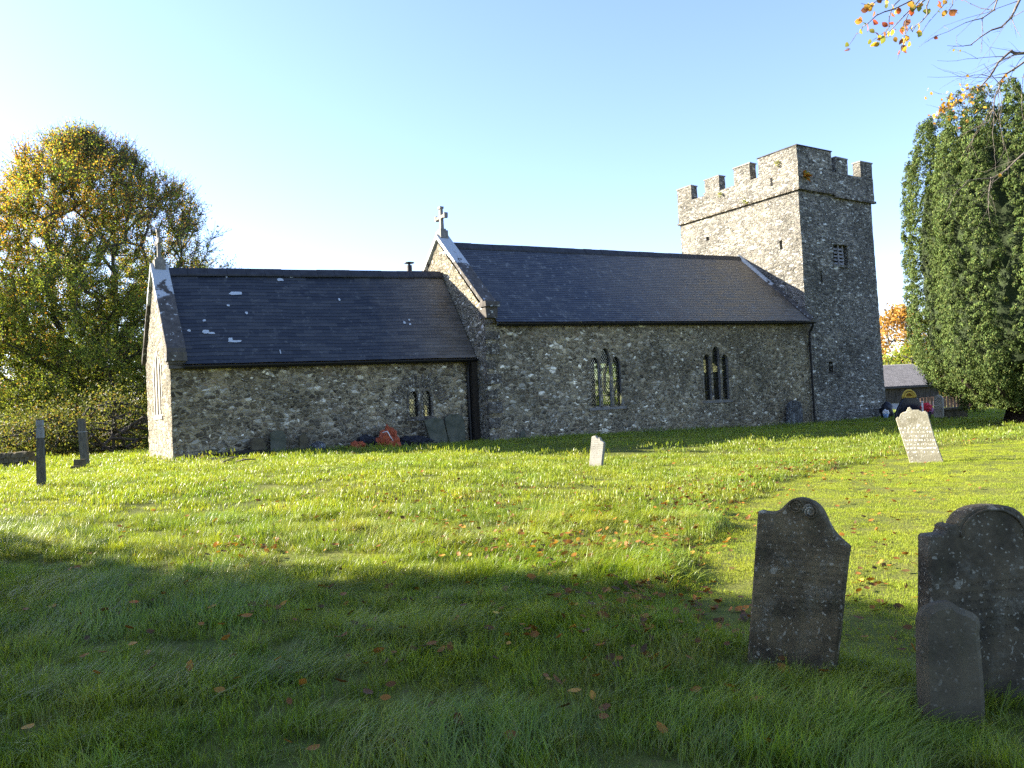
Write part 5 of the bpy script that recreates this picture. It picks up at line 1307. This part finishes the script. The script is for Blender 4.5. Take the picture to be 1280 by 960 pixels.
def scatter(f0, f1, dens, kind_long, kind_mown, dm, lay=None):
    wmax = .92 * f1 + 3.2; area = (f1 - f0) * 2 * wmax
    for is_m, kd, de in ((False, kind_long, dens), (True, kind_mown, dm)):
        n = int(area * de); l = r.uniform(-wmax, wmax, n); f_ = r.uniform(f0, f1, n); ok = np.abs(l) < .84 * f_ + 3.; l = l[ok]; f_ = f_[ok]
        x = RT[0] * l + FW[0] * f_; y = RT[1] * l + FW[1] * f_; mm = mown(x, y)
        ok = (mm < .04) if is_m else (mm > -.03)
        ok &= ~footprint(x, y) & (y < 60); x, y, mm = x[ok], y[ok], mm[ok]; n = len(x)
        if n == 0: continue
        cl_ = np.array([mnoise.noise(Vector((a * .9, b * .9, 3.))) + .5 * mnoise.noise(Vector((a * 2.6, b * 2.6, 8.))) for a, b in zip(x, y)])
        if not is_m:      # worn and thin places between the clumps
            ok = cl_ + r.uniform(-.3, .3, n) > -.60; x, y, mm, cl_ = x[ok], y[ok], mm[ok], cl_[ok]; n = len(x)
        k = r.choice(kinds[kd], n)
        if lay and not is_m: k = np.where(r.uniform(0, 1, n) + cl_ * .6 > .72, r.choice(kinds[lay], n), k)
        s = np.clip(1. + .85 * cl_ + r.normal(0, .16, n), .38, 2.0)
        if is_m: s = np.clip(1 + .25 * cl_ + r.normal(0, .15, n), .5, 1.5)
        z = H(x, y); PTS.append(np.stack([x, y, z], 1)); IDX.append(k); SCL.append(s)
        rz = r.uniform(0, 2 * np.pi, n)
        if lay and not is_m:
            fl = np.array([mnoise.noise(Vector((a * .35, b * .35, 20.))) for a, b in zip(x, y)]) * 5; isl = np.isin(k, kinds[lay]); rz = np.where(isl, fl + r.normal(0, .35, n), rz)
        ROT.append(np.stack([r.normal(0, .10, n), r.normal(0, .10, n), rz], 1))
scatter(1.2, 11.5, 62, 'near', 'mnear', 46, 'lay')
n = 900; l = r.uniform(-9, 9, n); f_ = r.uniform(2.5, 11.5, n); x = RT[0] * l + FW[0] * f_; y = RT[1] * l + FW[1] * f_
w_ = np.array([mnoise.noise(Vector((a * .7, b * .7, 31.))) for a, b in zip(x, y)]) + .25 * np.clip(1 - np.abs(l - .6) / 3., 0, 1) + .2 * np.clip((6 - f_) / 3, 0, 1)
ok = (w_ + r.uniform(-.2, .2, n) > .22) & (mown(x, y) > .1); x, y = x[ok], y[ok]; n = len(x)
PTS.append(np.stack([x, y, H(x, y)], 1)); IDX.append(r.choice(kinds['tuss'], n)); SCL.append(r.uniform(.7, 1.25, n)); ROT.append(np.stack([r.normal(0, .12, n), r.normal(0, .12, n), r.uniform(0, 6.3, n)], 1))
scatter(11.5, 22, 20, 'mid', 'mnear', 30)
scatter(22, 52, 5.5, 'far', 'mfar', 8)
PTS = np.concatenate(PTS); ROT = np.concatenate(ROT); SCL = np.concatenate(SCL); IDX = np.concatenate(IDX)
me = bpy.data.meshes.new('grass'); me.vertices.add(len(PTS)); me.vertices.foreach_set('co', PTS.astype(np.float32).ravel())
at_ = me.attributes.new('rot', 'FLOAT_VECTOR', 'POINT'); at_.data.foreach_set('vector', ROT.astype(np.float32).ravel())
at_ = me.attributes.new('scl', 'FLOAT', 'POINT'); at_.data.foreach_set('value', SCL.astype(np.float32))
at_ = me.attributes.new('idx', 'INT', 'POINT'); at_.data.foreach_set('value', IDX.astype(np.int32)); me.materials.append(M['grass'])
go = bpy.data.objects.new('grass', me); COL.objects.link(go); tag(go, 'green grass growing over the churchyard, long in places and mown along the path', 'grass', None, 'stuff')
ng = bpy.data.node_groups.new('grass_scatter', 'GeometryNodeTree'); ng.interface.new_socket('Geometry', in_out='INPUT', socket_type='NodeSocketGeometry'); ng.interface.new_socket('Geometry', in_out='OUTPUT', socket_type='NodeSocketGeometry')
gi = ng.nodes.new('NodeGroupInput'); gout = ng.nodes.new('NodeGroupOutput'); ip = ng.nodes.new('GeometryNodeInstanceOnPoints'); ci = ng.nodes.new('GeometryNodeCollectionInfo')
ci.inputs['Collection'].default_value = gcol; ci.inputs['Separate Children'].default_value = True; ci.inputs['Reset Children'].default_value = True
def na(nm, ty):
    n_ = ng.nodes.new('GeometryNodeInputNamedAttribute'); n_.data_type = ty; n_.inputs['Name'].default_value = nm; return n_.outputs['Attribute']
ng.links.new(gi.outputs[0], ip.inputs['Points']); ng.links.new(ci.outputs[0], ip.inputs['Instance']); ip.inputs['Pick Instance'].default_value = True
ng.links.new(na('idx', 'INT'), ip.inputs['Instance Index'])
er_ = ng.nodes.new('FunctionNodeEulerToRotation'); ng.links.new(na('rot', 'FLOAT_VECTOR'), er_.inputs[0]); ng.links.new(er_.outputs[0], ip.inputs['Rotation'])
ng.links.new(na('scl', 'FLOAT'), ip.inputs['Scale']); ng.links.new(ip.outputs[0], gout.inputs[0])
md = go.modifiers.new('scatter', 'NODES'); md.node_group = ng

# ================================================================== FALLEN LEAVES
def flat_leaves(c, size, r, tilt=.5):
    n = len(c); a = r.uniform(0, 2 * np.pi, n); d = np.stack([np.cos(a), np.sin(a), r.normal(0, tilt * .5, n)], 1); nn = np.stack([r.normal(0, tilt, n), r.normal(0, tilt, n), np.ones(n)], 1)
    d /= np.linalg.norm(d, axis=1, keepdims=True); s = np.cross(nn, d); s /= np.linalg.norm(s, axis=1, keepdims=True); u = np.cross(d, s); sz = (size * r.uniform(.7, 1.3, n))[:, None]; vv = []
    curl = r.uniform(.05, .35, (n, 1))
    for k, (t, w_) in enumerate(prof):
        cc_ = c + d * sz * (t - .5) + u * sz * curl * (t - .5) ** 2 * 2
        w_ = w_ * .82; vv += [cc_ - s * sz * w_ + u * sz * curl * w_, cc_, cc_ + s * sz * w_ + u * sz * curl * w_] if 0 < k < 4 else [cc_]
    vv = np.stack(vv, 1); return vv.reshape(-1, 3), (np.arange(n)[:, None, None] * 11 + np.array(tri)[None]).reshape(-1, 3)
r = np.random.default_rng(123)
LC = []; LS = []
def strew(n, cx, cy, sx, sy):
    """leaves lying round a patch of the lawn given where it lies in the photograph"""
    for _ in range(n * 2):
        px = cx + r.normal(0, sx); py = cy + r.normal(0, sy)
        if py > 545 and py < 955: g_ = onG(px, py); LC.append(g_)
for a in ((150, 700, 650, 120, 26), (70, 760, 690, 60, 14), (60, 860, 640, 50, 30), (60, 900, 605, 60, 18), (70, 1010, 585, 40, 8), (70, 480, 655, 130, 22), (60, 560, 780, 200, 40), (45, 250, 740, 150, 50), (60, 800, 760, 70, 22), (45, 880, 770, 60, 20), (70, 1110, 690, 60, 60),
          (40, 1100, 600, 70, 12), (30, 640, 700, 60, 14), (25, 300, 690, 30, 8), (40, 700, 860, 250, 50), (30, 600, 610, 120, 14)): strew(*a)
for i in range(1, 8):
    for _ in range(46):
        t = r.uniform(); a = MOWN[i] * (1 - t) + MOWN[i + 1] * t if i < 8 else MOWN[i]; nn_ = np.array([-(MOWN[i + 1] - MOWN[i])[1], (MOWN[i + 1] - MOWN[i])[0]]); nn_ /= np.linalg.norm(nn_); a = a + nn_ * r.normal(0, .16); LC.append(np.array([a[0], a[1], gz(a[0], a[1])]))
LC = np.array(LC); D_ = np.linalg.norm(LC - CAM, axis=1); inm = mown(LC[:, 0], LC[:, 1]) < 0
LC[:, 2] += np.where(inm, .028, .068 + r.uniform(-.03, .03, len(LC))) + .0 * D_
lv_, lf_ = flat_leaves(LC, .076, r, .6); lcol = palette(r, len(LC), [(.17, .072, .016), (.25, .105, .018), (.115, .052, .014), (.36, .19, .03), (.09, .052, .018)], [3, 3, 3, 1, 3])
tag(fast_mesh('fallen_leaves', lv_, lf_, M['litter'], np.repeat(lcol, 12, 0)), 'brown and orange beech leaves strewn over the grass', 'fallen leaves', None, 'stuff')
for k, (px, py, sz, col_, lab) in enumerate(((1214, 906, .085, (.52, .29, .05), 'big yellow leaf at the foot of the small grey stone'), (168, 768, .085, (.42, .12, .03), 'bright orange-red leaf in the shaded left foreground'), (167, 824, .085, (.45, .24, .05), 'yellow-orange leaf low in the shaded left foreground'),
        (1075, 793, .07, (.38, .17, .05), 'brown curled leaf on the path between the dark headstones'), (1145, 752, .07, (.36, .15, .05), 'brown leaf left of the broad dark headstone'), (621, 783, .08, (.50, .33, .05), 'yellow leaf in the shaded middle lawn'), (717, 738, .09, (.48, .24, .05), 'amber leaf in the shade edge below the path bend'), (35, 935, .085, (.44, .24, .05), 'amber leaf at the lower left corner of the lawn'))):
    g_ = onG(px, py); c_ = np.array([[g_[0], g_[1], g_[2] + (.035 if k in (3, 4) else .10)]]); v_, f_ = flat_leaves(c_, np.array([sz * 1.15]), np.random.default_rng(k), .25)
    o = fast_mesh('fallen_leaf', v_ - c_[0], f_, M['litter'], np.repeat(np.array([col_]), 12, 0)); o.location = c_[0]; tag(o, lab, 'leaf', 'single bright leaves on the grass')
